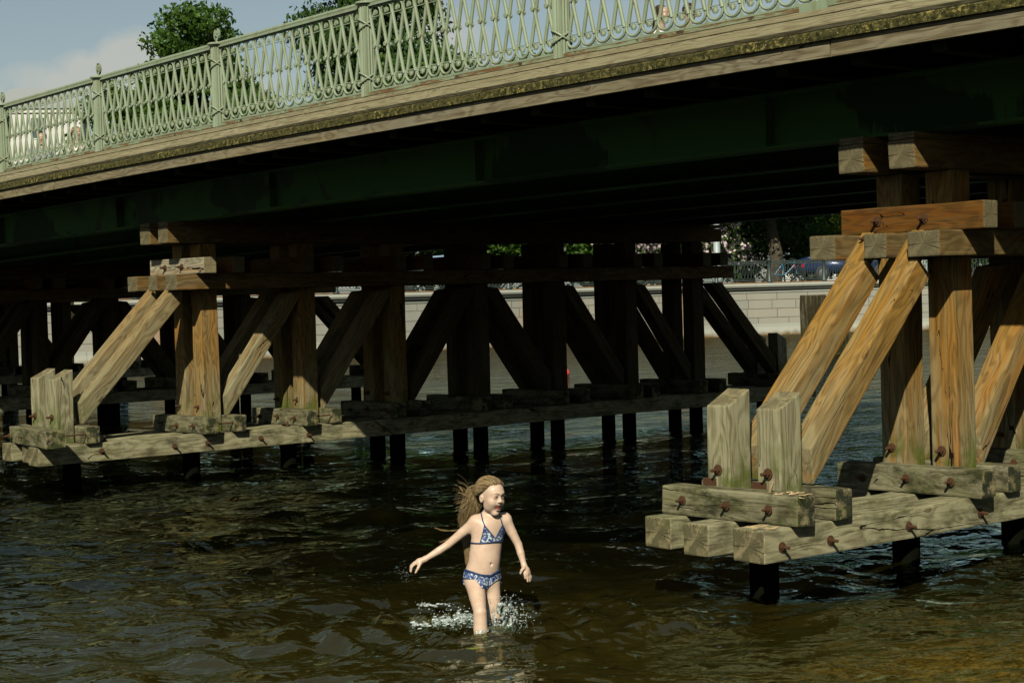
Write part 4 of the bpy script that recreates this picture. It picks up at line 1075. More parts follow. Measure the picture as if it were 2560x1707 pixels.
# bicycle
def bicycle(px, t_, label, col):
    q = at(px, 750, t_); s = s_of((q.x, q.y)); p, nr = on_wall(s, 1.6, 2.23); root = thing('bicycle', label, 'bicycle', p)
    rz = math.atan2(nr.y, nr.x)-math.pi/2; Mt = Matrix.Translation(p) @ Matrix.Rotation(rz, 4, 'Z') @ Matrix.Rotation(.12, 4, 'X')
    for x in (-.52, .52):
        mb = MB(); mb.tube([(x+.33*math.cos(w), 0, .34+.33*math.sin(w)) for w in np.linspace(0, 6.283, 25)[:-1]], .02, 6, closed=True)
        for w in np.linspace(0, 3.14, 9): mb.tube([(x-.33*math.cos(w), 0, .34-.33*math.sin(w)), (x+.33*math.cos(w), 0, .34+.33*math.sin(w))], .003, 3)
        mb.build('wheel', TYRE, root, Mt)
    mb = MB()
    for a, b in (((-.52, .34), (-.05, .30)), ((-.05, .30), (-.18, .85)), ((-.18, .80), (.36, .82)), ((-.05, .30), (.38, .72)), ((-.52, .34), (-.17, .78)), ((.52, .34), (.36, .95))): mb.tube([(a[0], 0, a[1]), (b[0], 0, b[1])], .018, 6)
    mb.build('frame', simple('bicycle paint', col, .3), root, Mt)
    mb = MB(); mb.ico((-.19, 0, .90), .11, 2, (1.2, .6, .35)); mb.build('saddle', TYRE, root, Mt, True)
    mb = MB(); mb.tube([(.30, -.27, .98), (.37, -.1, 1.0), (.37, .1, 1.0), (.30, .27, .98)], .014, 6); mb.build('handlebar', CHROME, root, Mt)
bicycle(1878, 78, 'blue bicycle leaning behind the iron fence', (.03, .20, .34))

# ------------------------------------------------------------------ implicit-surface figures
class SDF:
    def __init__(s, lo, hi, h):
        s.lo = np.array(lo, float); s.h = h; s.n = np.ceil((np.array(hi)-s.lo)/h).astype(int)+1
        s.D = np.full(s.n, 9.0, np.float32); s.ax = [s.lo[i]+h*np.arange(s.n[i]) for i in range(3)]
    def region(s, c, r):
        c = np.asarray(c, float); i0 = np.clip(np.floor((c-r-s.lo)/s.h).astype(int), 0, s.n); i1 = np.clip(np.ceil((c+r-s.lo)/s.h).astype(int)+1, 0, s.n)
        sl = tuple(slice(a, b) for a, b in zip(i0, i1))
        if any(b <= a for a, b in zip(i0, i1)): return None
        g = np.meshgrid(*[s.ax[i][sl[i]] for i in range(3)], indexing='ij', sparse=True); return sl, g
    def comb(s, sl, d, k, sub=False):
        A = s.D[sl]; d = d.astype(np.float32)
        if sub:
            hh = np.maximum(k-np.abs(A+d), 0)/k; s.D[sl] = np.maximum(A, -d)+hh*hh*k*.25
        else:
            hh = np.maximum(k-np.abs(A-d), 0)/k; s.D[sl] = np.minimum(A, d)-hh*hh*k*.25
    def cone(s, a, b, ra, rb, k=.02, sub=False):
        a = np.asarray(a, float); b = np.asarray(b, float); c = (a+b)/2; r = np.linalg.norm(b-a)/2+max(ra, rb)+k+.03
        q = s.region(c, np.abs(b-a)/2+max(ra, rb)+k+.03)
        if q is None: return
        sl, g = q; d = b-a; L2 = d@d+1e-12
        t_ = np.clip(((g[0]-a[0])*d[0]+(g[1]-a[1])*d[1]+(g[2]-a[2])*d[2])/L2, 0, 1)
        dd = np.sqrt((g[0]-a[0]-t_*d[0])**2+(g[1]-a[1]-t_*d[1])**2+(g[2]-a[2]-t_*d[2])**2)-(ra+(rb-ra)*t_)
        s.comb(sl, dd, k, sub)
    def ell(s, c, r, B=None, k=.02, sub=False):
        c = np.asarray(c, float); r = np.asarray(r, float); q = s.region(c, r.max()+k+.03)
        if q is None: return
        sl, g = q; x, y, z = g[0]-c[0], g[1]-c[1], g[2]-c[2]
        if B is not None:
            B = np.asarray(B); x, y, z = [B[0][i]*x+B[1][i]*y+B[2][i]*z for i in range(3)]
        k0 = np.sqrt((x/r[0])**2+(y/r[1])**2+(z/r[2])**2); k1 = np.sqrt((x/r[0]**2)**2+(y/r[1]**2)**2+(z/r[2]**2)**2)+1e-9
        s.comb(sl, k0*(k0-1)/k1, k, sub)
    def mesh(s):
        D = s.D; ins = D < 0; n = np.array(D.shape)-1
        cs = np.zeros(tuple(n), np.int8)
        for dx in (0, 1):
            for dy in (0, 1):
                for dz in (0, 1): cs += ins[dx:dx+n[0], dy:dy+n[1], dz:dz+n[2]]
        act = np.argwhere((cs > 0) & (cs < 8)); idx = np.full(tuple(n), -1, np.int64); idx[tuple(act.T)] = np.arange(len(act))
        acc = np.zeros((len(act), 3)); cnt = np.zeros(len(act))
        cor = [(a, b, c) for a in (0, 1) for b in (0, 1) for c in (0, 1)]
        for p in cor:
            for ax_ in range(3):
                if p[ax_] == 0:
                    q = list(p); q[ax_] = 1
                    v0 = D[tuple((act+p).T)]; v1 = D[tuple((act+q).T)]; m = (v0 < 0) != (v1 < 0)
                    t_ = np.where(m, v0/(v0-v1+1e-12), 0); pt = np.tile(np.array(p, float), (len(act), 1)); pt[:, ax_] = t_
                    acc[m] += pt[m]; cnt[m] += 1
        V = s.lo+(act+acc/cnt[:, None])*s.h; F = []
        for ax_ in range(3):
            a1, a2 = [(1, 2), (2, 0), (0, 1)][ax_]
            sl0 = [slice(1, -1)]*3; sl1 = [slice(1, -1)]*3
            A = np.moveaxis(ins, ax_, 0); m = A[:-1] != A[1:]; loc = np.argwhere(m)
            P = np.zeros_like(loc); oth = [i for i in range(3) if i != ax_]
            P[:, ax_] = loc[:, 0]; P[:, oth[0]] = loc[:, 1]; P[:, oth[1]] = loc[:, 2]
            ok = (P[:, a1] > 0) & (P[:, a2] > 0) & (P[:, a1] < n[a1]) & (P[:, a2] < n[a2]) & (P[:, ax_] < n[ax_]); P = P[ok]
            e1 = np.zeros(3, int); e1[a1] = 1; e2 = np.zeros(3, int); e2[a2] = 1
            q = np.stack([idx[tuple((P-e1-e2).T)], idx[tuple((P-e2).T)], idx[tuple(P.T)], idx[tuple((P-e1).T)]], 1)
            flip = ~ins[tuple(P.T)]; q[flip] = q[flip][:, ::-1]; F.append(q)
        F = np.concatenate(F); F = F[(F >= 0).all(1)]
        return V, F
def smooth_mesh(V, F, it=2, lam=.5):
    n = len(V); E = np.concatenate([F[:, [0, 1]], F[:, [1, 2]], F[:, [2, 3]], F[:, [3, 0]]])
    for _ in range(it):
        acc = np.zeros((n, 3)); c = np.zeros(n)
        for d in range(3):
            acc[:, d] = np.bincount(E[:, 0], V[E[:, 1], d], n)+np.bincount(E[:, 1], V[E[:, 0], d], n)
        c = np.bincount(E[:, 0], minlength=n)+np.bincount(E[:, 1], minlength=n)
        V = V*(1-lam)+lam*acc/np.maximum(c, 1)[:, None]
    return V
def skin_mat(name, c0, c1):
    t = NT(name); ob = t.n('ShaderNodeTexCoord').outputs['Object']; a = t.noise(ob, 14, 4); f = t.noise(ob, 160, 2)
    c = t.mix(t.ramp(a, .3, .7), c0, c1); c = t.mix(t.math('MULTIPLY', t.ramp(t.noise(ob, 32, 4, .6), .48, .66), .35), c, (c0[0]*1.02, c0[1]*.80, c0[2]*.74))
    b = t.bsdf(c, .40, 0, .35, f, .08, .001); b.inputs['Subsurface Weight'].default_value = .18; b.inputs['Subsurface Radius'].default_value = (.012, .005, .003); b.inputs['Subsurface Scale'].default_value = 1.0
    return t.m
M['skin'] = skin_mat('fair skin', (.47, .335, .24), (.54, .40, .295))
M['skin2'] = skin_mat('tanned skin', (.34, .22, .15), (.38, .26, .18))
M['mouth'] = simple('mouth inside', (.14, .02, .012), .35, 0, .5, .3, 60, 0); M['lip'] = simple('lips', (.40, .23, .17), .4, 0, .5, .1, 60, 0); M['tooth'] = simple('teeth', (.75, .72, .62), .3, 0, .5, .05, 60, 0)
def hair_mat(name, a, b):
    t = NT(name); g = t.n('ShaderNodeNewGeometry'); c = t.mix(g.outputs['Random Per Island'], a, b)
    t.bsdf(c, .38, 0, .5, None, 0, 0, Anisotropic=.5); return t.m
M['hair_cap'] = simple('scalp hair', (.12, .075, .028), .5, 0, .3, .35, 90, .5)
M['hair'] = hair_mat('light brown hair', (.070, .042, .016), (.34, .24, .11)); M['hair_dark'] = hair_mat('dark brown hair', (.015, .008, .004), (.05, .025, .012))
def basis(yaw, pitch=0.0, roll=0.0):
    f = np.array([math.sin(yaw)*math.cos(pitch), -math.cos(yaw)*math.cos(pitch), math.sin(pitch)]); x = np.array([math.cos(yaw), math.sin(yaw), 0.])
    u = np.cross(f, x)*-1; u = np.cross(x, f); 
    if u[2] < 0: u = -u
    x2 = x*math.cos(roll)+u*math.sin(roll); u2 = u*math.cos(roll)-x*math.sin(roll)
    return np.array([x2, f, u2])      # rows: lateral, forward, up
def head(s, c, B, k=1.0, smile=True):
    """c: eye-level centre of the head"""
    P = lambda x, f, u: np.asarray(c)+k*(x*B[0]+f*B[1]+u*B[2])
    E = lambda p, r, kk=.02, sub=False: s.ell(P(*p), np.array(r)*k, B, kk*k, sub)
    E((0, -.014, .016), (.066, .082, .080), .02); E((0, .028, -.030), (.052, .058, .076), .03); E((0, .040, .032), (.055, .044, .046), .03)
    for sx in (-1, 1): E((sx*.033, .056, -.036), (.026, .026, .026), .025); E((sx*.029, .026, -.072), (.020, .032, .024), .03)
    E((0, .060, -.104), (.024, .022, .019), .022)
    E((0, .080, .020), (.040, .012, .009), .016)
    for sx in (-1, 1): E((sx*.028, .090, .002), (.017, .011, .0075), .010, True); E((sx*.028, .078, -.001), (.0155, .012, .0085), .006)
    s.cone(P(0, .082, .008), P(0, .101, -.024), .0065*k, .0095*k, .012*k)
    for sx in (-1, 1): E((sx*.0105, .090, -.028), (.007, .009, .006), .006)
    if smile:
        E((0, .084, -.062), (.0215, .030, .0150), .006, True)
        s.cone(P(-.019, .088, -.044), P(.019, .088, -.044), .0045*k, .0045*k, .006*k); s.cone(P(-.015, .084, -.081), P(.015, .084, -.081), .005*k, .005*k, .006*k)
    else: s.cone(P(-.016, .086, -.060), P(.016, .086, -.060), .005*k, .005*k, .006*k)
    for sx in (-1, 1):
        E((sx*.068, -.008, -.026), (.008, .017, .027), .008); E((sx*.076, -.002, -.024), (.006, .008, .014), .005, True)
    return P
def build_skin(s, name, mat, parent, Mt, it=1):
    V, F = s.mesh(); V = smooth_mesh(V, F, it, .45); me = np_mesh(V, F, name); o = mesh_ob(name, me, mat, parent, Mt, True); return o, V, F

# ------------------------------------------------------------------ the wading girl
Mg = Matrix(((GX.x, GY.x, 0, GO.x), (GX.y, GY.y, 0, GO.y), (0, 0, 1, 0), (0, 0, 0, 1)))
Mgi = Mg.inverted()
def gp(X, Y, y=0.0):
    """figure point seen at sheet position X, Y, y metres behind the body's middle plane"""
    w = at(980+X/2.85, 1150+Y/2.85, GIRL_D+y); return np.array(Mgi @ w)
girl = thing('person', 'laughing girl with long brown hair and patterned blue swimsuit wading in the river', 'person', GO)
s = SDF((-.52, -.42, -.42), (.40, .30, 1.02), .0042)
yb = .48; Bb = basis(yb); Rb = Bb
def E(X, Y, y, r, k=.03, B=Rb, sub=False): s.ell(gp(X, Y, y), r, B, k, sub)
# torso (lateral, depth, height)
E(642, 842, .01, (.098, .074, .085), .03)
E(640, 800, .015, (.096, .072, .07), .04)
E(652, 715, .01, (.084, .062, .10), .05)
E(672, 700, -.012, (.068, .060, .085), .05)
E(668, 620, .01, (.082, .062, .10), .05)
E(680, 530, .01, (.088, .066, .105), .05)
E(700, 465, .01, (.088, .055, .065), .05)
s.cone(gp(600, 432, .0), gp(800, 412, .05), .034, .034, .04)
# spine groove and collar hollow are too small to see; navel
E(708, 741, -.068, (.006, .012, .008), .008, Rb, True)
# neck
s.cone(gp(700, 430, .03), gp(695, 320, .01), .033, .031, .035)
# head
yh = .70; Bh = basis(yh, -.12, -.06)
HK = .93; hc = gp(704, 246, -.01); HP = head(s, hc, Bh, HK)
# arms
def limb(pts, rs, k=.015):
    for i in range(len(pts)-1): s.cone(pts[i], pts[i+1], rs[i], rs[i+1], k if (i == 0 and k > .025) else .004)
shR = gp(588, 448, .0); elR = gp(402, 600, .02); wrR = gp(236, 704, .0)
limb([shR, (shR*.55+elR*.45)+np.array([0, 0, .002]), elR], [.034, .0285, .0235], .03); limb([elR, elR*.6+wrR*.4+np.array([0, 0, -.002]), wrR], [.0235, .0225, .0155], .02)
shL = gp(812, 432, .045); elL = gp(900, 600, .05); wrL = gp(942, 752, .02)
limb([shL, shL*.5+elL*.5, elL], [.033, .0275, .0228], .03); limb([elL, elL*.6+wrL*.4, wrL], [.0228, .0218, .0150], .02)
# hands
palm = gp(196, 722, .0); s.cone(wrR, palm, .0165, .019, .012); s.cone(palm, gp(163, 738, .0), .018, .014, .012); s.cone(gp(185, 722, .022), gp(158, 735, .02), .014, .011, .012)
for (a, b, c_, y) in (((160, 742), (140, 762), (135, 795), -.018), ((158, 736), (136, 756), (131, 790), -.002), ((160, 732), (138, 748), (136, 782), .014), ((166, 730), (146, 742), (142, 770), .028)):
    s.cone(gp(*a, y), gp(*b, y), .0082, .0075, .006); s.cone(gp(*b, y), gp(*c_, y-.003), .0075, .0058, .004)
s.cone(gp(200, 738, -.018), gp(186, 768, -.026), .0105, .0085, .010); s.cone(gp(186, 768, -.026), gp(168, 800, -.028), .0085, .0065, .004)
palm = gp(950, 782, .01); s.cone(wrL, palm, .016, .018, .012); s.cone(palm, gp(958, 806, .0), .018, .015, .012); s.cone(gp(965, 778, .015), gp(975, 800, .015), .012, .011, .012)
for (a, b, c_, y) in (((944, 805), (948, 822), (948, 842), -.012), ((957, 812), (964, 838), (967, 864), -.006), ((968, 810), (978, 838), (982, 862), .006), ((977, 803), (987, 828), (990, 850), .018)):
    s.cone(gp(*a, y), gp(*b, y), .0082, .0075, .006); s.cone(gp(*b, y), gp(*c_, y), .0075, .0058, .004)
s.cone(gp(938, 768, -.012), gp(924, 784, -.022), .0105, .0085, .010); s.cone(gp(924, 784, -.022), gp(915, 806, -.024), .0085, .0065, .004)
# legs
hpR = gp(590, 868, -.01); knR = gp(628, 1085, -.24); anR = gp(634, 1400, -.30)
limb([hpR, hpR*.5+knR*.5, knR], [.058, .047, .036], .03); s.ell(knR+np.array([0, -.004, .0]), (.031, .032, .038), None, .012)
clf = knR*.62+anR*.38+np.array([0, .014, 0]); limb([knR, clf, anR], [.038, .040, .024], .02)
toe = anR+np.array([.03, -.13, -.035]); s.cone(anR, toe, .026, .018, .02); s.cone(anR+np.array([0, .03, -.02]), anR+np.array([.01, -.05, -.03]), .024, .022, .02)
hpL = gp(702, 858, .02); knL = gp(735, 1105, -.02); anL = gp(748, 1300, .10)
limb([hpL, hpL*.5+knL*.5, knL], [.055, .045, .035], .03); s.ell(knL+np.array([0, -.004, 0]), (.030, .031, .038), None, .012)
clf = knL*.6+anL*.4+np.array([0, .012, -.006]); limb([knL, clf, anL], [.037, .038, .024], .02); s.cone(anL, anL+np.array([.02, -.02, -.13]), .025, .018, .02)
# groin stays full where the legs meet the body
E(655, 880, .01, (.055, .055, .045), .03)
body, BV, BF = build_skin(s, 'body', M['skin'], girl, Mg, 2)
bvh = BVHTree.FromPolygons([tuple(v) for v in BV], [tuple(f) for f in BF])
camL = Mgi @ Vector(CAM)
def on_body(X, Y, lift=.003):
    tgt = Vector(gp(X, Y, -.4)); d = (tgt-camL).normalized(); hit = bvh.ray_cast(camL, d)
    if hit[0] is None: return None
    return hit[0]+hit[1]*lift
# swimwear as cloth shells lying on the body
def in_poly(px, py, poly):
    c = np.zeros(len(px), bool); n = len(poly)
    for i in range(n):
        x0, y0 = poly[i]; x1, y1 = poly[(i+1) % n]
        c ^= ((y0 > py) != (y1 > py)) & (px < (x1-x0)*(py-y0)/((y1-y0) or 1e-9)+x0)
    return c
FC = BV[BF].mean(1); Vn = np.cross(BV[BF[:, 2]]-BV[BF[:, 0]], BV[BF[:, 3]]-BV[BF[:, 1]]); Vn /= np.linalg.norm(Vn, axis=1)[:, None]+1e-12
FW = FC @ np.array(Mg.to_3x3()).T+np.array(GO); dd_ = FW-CAM; zz = dd_ @ CF
SX = (1280+FPX*(dd_ @ CR)/zz-980)*2.85; SY = (853.5-FPX*(dd_ @ CU)/zz-1150)*2.85
facing = (Vn*(np.array(camL)-FC)).sum(1) > 0
vnorm = np.zeros_like(BV)
for k_ in range(4): np.add.at(vnorm, BF[:, k_], Vn)
vnorm /= np.linalg.norm(vnorm, axis=1)[:, None]+1e-12
def cloth(name, mask, mat, off, parent=girl):
    F = BF[mask]; u_, inv = np.unique(F, return_inverse=True); F2 = inv.reshape(F.shape); V = BV[u_]+vnorm[u_]*off
    E_ = np.concatenate([F2[:, [0, 1]], F2[:, [1, 2]], F2[:, [2, 3]], F2[:, [3, 0]]]); 
    # smooth the rim
    key = {}
    for a, b in E_: key[(min(a, b), max(a, b))] = key.get((min(a, b), max(a, b)), 0)+1
    rim = [k for k, c in key.items() if c == 1]; nb_ = {}
    for a, b in rim: nb_.setdefault(a, []).append(b); nb_.setdefault(b, []).append(a)
    for _ in range(4):
        W_ = V.copy()
        for a, l_ in nb_.items():
            if len(l_) == 2: W_[a] = .5*V[a]+.25*(V[l_[0]]+V[l_[1]])
        V = W_
    n = len(V); V2 = np.concatenate([V, V-vnorm[u_]*off*.9]); walls = []
    eo = {}
    for f in F2:
        for i in range(4): eo[(f[i], f[(i+1) % 4])] = 1
    for (a, b) in list(eo):
        if (b, a) not in eo: walls.append((b, a, a+n, b+n))
    FF = np.concatenate([F2, np.array(walls)]) if walls else F2
    return mesh_ob(name, np_mesh(V2, FF, name), mat, parent, Mg, True)
def print_mat():
    t = NT('printed swim fabric'); ob = t.n('ShaderNodeTexCoord').outputs['Object']
    d = t.noise(ob, 22, 4, .7, 2.5); e = t.noise(t.mapping(ob, (1, 1, 1), (3, 1, 2)), 45, 3, .6, 1.5)
    c = t.mix(t.ramp(d, .52, .57), (.016, .036, .12), (.55, .60, .60)); c = t.mix(t.ramp(e, .55, .6), c, (.07, .12, .26)); c = t.mix(t.ramp(e, .40, .36), c, (.008, .015, .04))
    t.bsdf(c, .6, 0, .3, e, .2, .002); return t.m
M['print'] = print_mat(); M['navy'] = simple('navy swim trim', (.010, .030, .085), .55, 0, .3, .1, 60)
topL = [(660, 466), (629, 590), (738, 582), (735, 560)]; topR = [(786, 462), (738, 556), (742, 584), (812, 574), (812, 520)]
m1 = in_poly(SX, SY, topL) & facing; m2 = in_poly(SX, SY, topR) & facing
cloth('swim_top', m1 | m2, M['print'], .0045)
dz = FC[:, 2]; 
front = in_poly(SX, SY, [(505, 772), (560, 792), (640, 818), (700, 820), (775, 776), (778, 838), (740, 858), (700, 890), (672, 915), (640, 912), (620, 880), (590, 850), (505, 842)]) & facing
zl, zh = gp(640, 905, 0)[2], gp(515, 778, 0)[2]
back = (~facing) & (dz > zl+.015) & (dz < zh) & (np.abs(FC[:, 0]-gp(642, 842, 0)[0]) < .14)
cloth('swim_bottom', front | back, M['print'], .005)
band = in_poly(SX, SY, [(505, 768), (560, 786), (640, 812), (700, 815), (775, 772), (775, 790), (702, 832), (640, 829), (560, 805), (505, 786)]) & facing
cloth('waistband', band | ((~facing) & (dz > zh-.014) & (dz < zh+.002) & (np.abs(FC[:, 0]-gp(642, 842, 0)[0]) < .14)), M['navy'], .0065)
def strap(pts, r=.0036):
    out = []
    for i in range(len(pts)-1):
        for t_ in np.linspace(0, 1, 9)[:-1]:
            q = on_body(pts[i][0]*(1-t_)+pts[i+1][0]*t_, pts[i][1]*(1-t_)+pts[i+1][1]*t_)
            if q is not None: out.append(q)
    q = on_body(*pts[-1]); 
    if q is not None: out.append(q)
    if len(out) > 1:
        mb = MB(); mb.tube(out, r, 6); mb.build('strap', M['navy'], girl, Mg, True)
strap([(634, 372), (646, 430), (660, 466)]); strap([(766, 394), (776, 430), (786, 462)])
strap([(660, 466), (646, 530), (630, 588)]); strap([(660, 466), (700, 515), (736, 560)]); strap([(786, 462), (760, 510), (736, 560)]); strap([(564, 588), (600, 592), (632, 592), (690, 588), (740, 582), (806, 572)], .0042)
strap([(786, 462), (800, 490), (810, 520)])
# face
def fE(name, p, r, mat):
    mb = MB(); mb.ico((0, 0, 0), 1, 3); me = mb.mesh(name, False); K = HK
    B4 = Matrix(((Bh[0][0]*r[0]*K, Bh[1][0]*r[1]*K, Bh[2][0]*r[2]*K, 0), (Bh[0][1]*r[0]*K, Bh[1][1]*r[1]*K, Bh[2][1]*r[2]*K, 0), (Bh[0][2]*r[0]*K, Bh[1][2]*r[1]*K, Bh[2][2]*r[2]*K, 0), (0, 0, 0, 1)))
    for v in me.vertices: v.co = B4 @ v.co+Vector(HP(*p))
    return mesh_ob(name, me, mat, girl, Mg, True)
fE('mouth', (0, .070, -.063), (.0225, .016, .0135), M['mouth']); fE('teeth', (0, .0835, -.0520), (.0165, .006, .0042), M['tooth']); fE('tongue', (0, .080, -.071), (.013, .009, .0048), simple('tongue', (.36, .11, .07), .35, 0, .5, .1, 50, 0))
def on_head(x, u, lift=.001):
    a = Vector(HP(x, .20, u)); b = Vector(HP(x, 0, u)); h_ = bvh.ray_cast(a, (b-a).normalized()); return (h_[0]+h_[1]*lift) if h_[0] is not None else None
M['brow'] = simple('brow hair', (.13, .075, .035), .7)
for sx in (-1, 1):
    pts = [on_head(sx*x, u, .0012) for x, u in ((.013, .0005), (.021, .0038), (.030, .0040), (.040, .0))]; pts = [q for q in pts if q]
    mb = MB(); mb.tube(pts, [.0014, .0028, .0028, .0014][:len(pts)], 5); mb.build('eyelashes', M['hair_dark'], girl, Mg, True)
    pts = [on_head(sx*x, u, .0006) for x, u in ((.010, .0185), (.020, .0235), (.032, .0245), (.044, .019))]; pts = [q for q in pts if q]
    mb = MB(); mb.tube(pts, [.0018, .0028, .0026, .0012][:len(pts)], 5); mb.build('eyebrow', M['brow'], girl, Mg, True)
mb = MB(); ring = []
for w in np.linspace(0, 2*math.pi, 21)[:-1]:
    q = on_head(.0212*math.cos(w), -.0630+.0175*math.sin(w), .0005)
    if q: ring.append(q)
mb.tube(ring, .0022, 6, closed=True); mb.build('lips', M['lip'], girl, Mg, True)
# hair: locks swept back and blown to the left
def hair(name, parent, Mt, roots, flow, mat, rng, r0=.0026, n=7):
    mb = MB()
    for R_ in roots:
        pts = flow(R_, rng)
        rr = [r0*(.75+.25*math.sin(math.pi*min(1, .15+i/(len(pts)-1)))) * (1-.75*(i/(len(pts)-1))**1.6) for i in range(len(pts))]
        mb.tube(pts, rr, 3, cap=False)
    return mb.build(name, mat, parent, Mt, True, fix=False)
def cat(P, n=14):
    out = []; P = [np.array(p, float) for p in P]
    for i in range(len(P)-1):
        a, b, c, d = P[max(0, i-1)], P[i], P[i+1], P[min(len(P)-1, i+2)]; m_ = max(4, n//(len(P)-1))
        for k in range(m_):
            t_ = k/m_; out.append(.5*((2*b)+(-a+c)*t_+(2*a-5*b+4*c-d)*t_*t_+(-a+3*b-3*c+d)*t_**3))
    out.append(P[-1]); return out
rh = random.Random(11)
# scalp points: everywhere behind the hairline
roots = []
while len(roots) < 2600:
    d = np.array([rh.gauss(0, 1), rh.gauss(0, 1), rh.gauss(0, 1)]); d /= np.linalg.norm(d)
    x, f_, u_ = d
    if u_ < -.30 or (f_ > -.30 and u_ < -.14+.95*f_+.05*math.sin(9*x)): continue
    roots.append(d)
def scalp(d, lift=.006):
    o = Vector(HP(0, -.01, .02)); dv = Vector(HP(d[0]*.2, -.01+d[1]*.2, .02+d[2]*.2))-o; dv.normalize()
    h_ = bvh.ray_cast(o+dv*.30, -dv)
    q = h_[0] if h_[0] is not None else o+dv*.09
    return np.array(q+dv*lift)
def flow(d, r):
    back = np.array([d[0]*.8+r.gauss(0, .12), -.8, max(-.30, d[2]*.30-.12+r.gauss(0, .1))]); back /= np.linalg.norm(back)
    P = [scalp(d, .001)]
    for t_ in (.2, .4, .6, .8, 1.0):
        q = d*(1-t_)+back*t_; q = q/np.linalg.norm(q); P.append(scalp(q, .007+.010*math.sin(3.14*t_*.8)+r.uniform(0, .006)))
    s1 = min(1, max(0, r.random()*1.15-.05)); w = r.gauss(0, 1)
    if r.random() < .025:   # fine strands lifted by the wind
        a_ = r.gauss(0, 1); Lw = r.uniform(.4, 1.0); b_ = r.gauss(0, .25)
        P.append(gp(596-10*s1, 268+22*a_, .055)); P.append(gp(560-14*Lw, 268+(26+8*Lw)*a_, .065+.008*b_)); P.append(gp(560-60*Lw, 275+(34+26*Lw)*a_+8*b_, .06+.015*b_)); P.append(gp(560-130*Lw, 290+(36+50*Lw)*a_+30*b_, .05+.02*b_))
        return cat(P, 60)
    P.append(gp(612-50*s1+w*5, 335-125*s1+w*8, .045+.04*r.random()))
    P.append(gp(600-88*s1+w*8, 415-95*s1+r.uniform(-15, 15), .07+.035*r.random()))
    e = r.random()
    if e < .45: P.append(gp(572-78*s1+w*12, 475-45*s1+r.uniform(-25, 50), .09+.02*r.random()))
    else:
        P.append(gp(565-58*s1+w*10, 490-25*s1+r.uniform(-15, 20), .10+.02*r.random()))
        P.append(gp(550-30*s1+w*9, 570+r.uniform(-20, 40), .10))
        if r.random() < .35: P.append(gp(546+w*10, 650+110*r.random(), .09))
    return cat(P, 44)
hair('hair', girl, Mg, roots, flow, M['hair'], rh, .0021)
HL = (FC-np.array(hc))/HK; hx, hf, hu = HL @ Bh[0], HL @ Bh[1], HL @ Bh[2]
capm = (np.linalg.norm(HL, axis=1) < .14) & (((hf < -.045) & (hu > -.075)) | (hu > .040+1.0*hf))
cloth('hair_cap', capm, M['hair_cap'], .0022)
mb = MB()
for Pp in ([(600, 330, .06), (520, 470, .09), (440, 500, .07), (360, 497, .05), (305, 482, .04)], [(590, 340, .06), (500, 500, .09), (430, 540, .08), (370, 572, .06), (338, 582, .05)],
           [(590, 300, .06), (520, 250, .06), (495, 215, .05), (482, 190, .05)], [(600, 280, .05), (540, 262, .05), (500, 240, .05), (470, 228, .05)]):
    for k in range(5):
        mb.tube(cat([gp(a+rh.uniform(-6, 6), b+rh.uniform(-6, 6), c) for a, b, c in Pp], 14), .0008, 3, cap=False)
mb.build('loose_strands', M['hair'], girl, Mg, True, fix=False)

# ------------------------------------------------------------------ splash round her legs
def splash_mat(name, wht, tr):
    t = NT(name); ob = t.n('ShaderNodeTexCoord').outputs['Object']; a = t.noise(ob, 38, 5, .7)
    b = t.n('ShaderNodeBsdfPrincipled'); b.inputs['Base Color'].default_value = (*wht, 1); b.inputs['Roughness'].default_value = .12; b.inputs['Specular IOR Level'].default_value = .8
    bn = t.n('ShaderNodeBump'); bn.inputs['Distance'].default_value = .01; bn.inputs['Strength'].default_value = .8; t.l(a, bn.inputs['Height']); t.l(bn.outputs[0], b.inputs['Normal'])
    tp = t.n('ShaderNodeBsdfTransparent'); tp.inputs['Color'].default_value = (.86, .88, .82, 1)
    m = t.n('ShaderNodeMixShader'); t.l(t.math('MULTIPLY_ADD', t.ramp(a, .40, .62), -.8*tr, tr), m.inputs[0]) if False else None
    t.l(t.math('SUBTRACT', tr+.32, t.ramp(a, .42, .60), clamp=True), m.inputs[0]); t.l(b.outputs[0], m.inputs[1]); t.l(tp.outputs[0], m.inputs[2]); t.l(m.outputs[0], t.out.inputs[0]); return t.m
M['foam'] = splash_mat('foaming water', (.46, .52, .49), .66); M['drop'] = splash_mat('water droplets', (.42, .46, .43), .60)
rs = random.Random(21)
s = SDF((-.50, -.36, -.05), (.36, .30, .26), .0042)
def gz(X, Y, z):   # point whose sheet position is X, Y on the plane z
    w0 = ray(980+X/2.85, 1150+Y/2.85); t_ = (z-CAM[2])/w0[2]; return np.array(Mgi @ Vector(CAM+w0*t_))
# bow wave thrown to the left
path = [(140, 1165), (190, 1155), (260, 1168), (340, 1160), (420, 1150), (500, 1132), (560, 1120), (600, 1130)]
for i in range(420):
    t_ = rs.random(); k = t_*(len(path)-1); i0 = int(min(k, len(path)-2)); f_ = k-i0
    X = path[i0][0]*(1-f_)+path[i0+1][0]*f_; Y = path[i0][1]*(1-f_)+path[i0+1][1]*f_
    amp = .3+.7*t_
    q = gz(X+rs.gauss(0, 10), Y+rs.gauss(0, 24), 0); q[2] = abs(rs.gauss(0, .018))*amp+.004
    s.ell(q, (rs.uniform(.006, .020), rs.uniform(.005, .012), rs.uniform(.003, .008)), None, .006)
for i in range(60):   # collar round the front leg and rising crown on the right
    a = rs.uniform(0, 6.283); q = gz(634, 1285, 0)+np.array([.075*math.cos(a), .06*math.sin(a), 0]); q[2] = rs.uniform(0, .05)
    s.ell(q, (rs.uniform(.005, .012),)*3, None, .006)
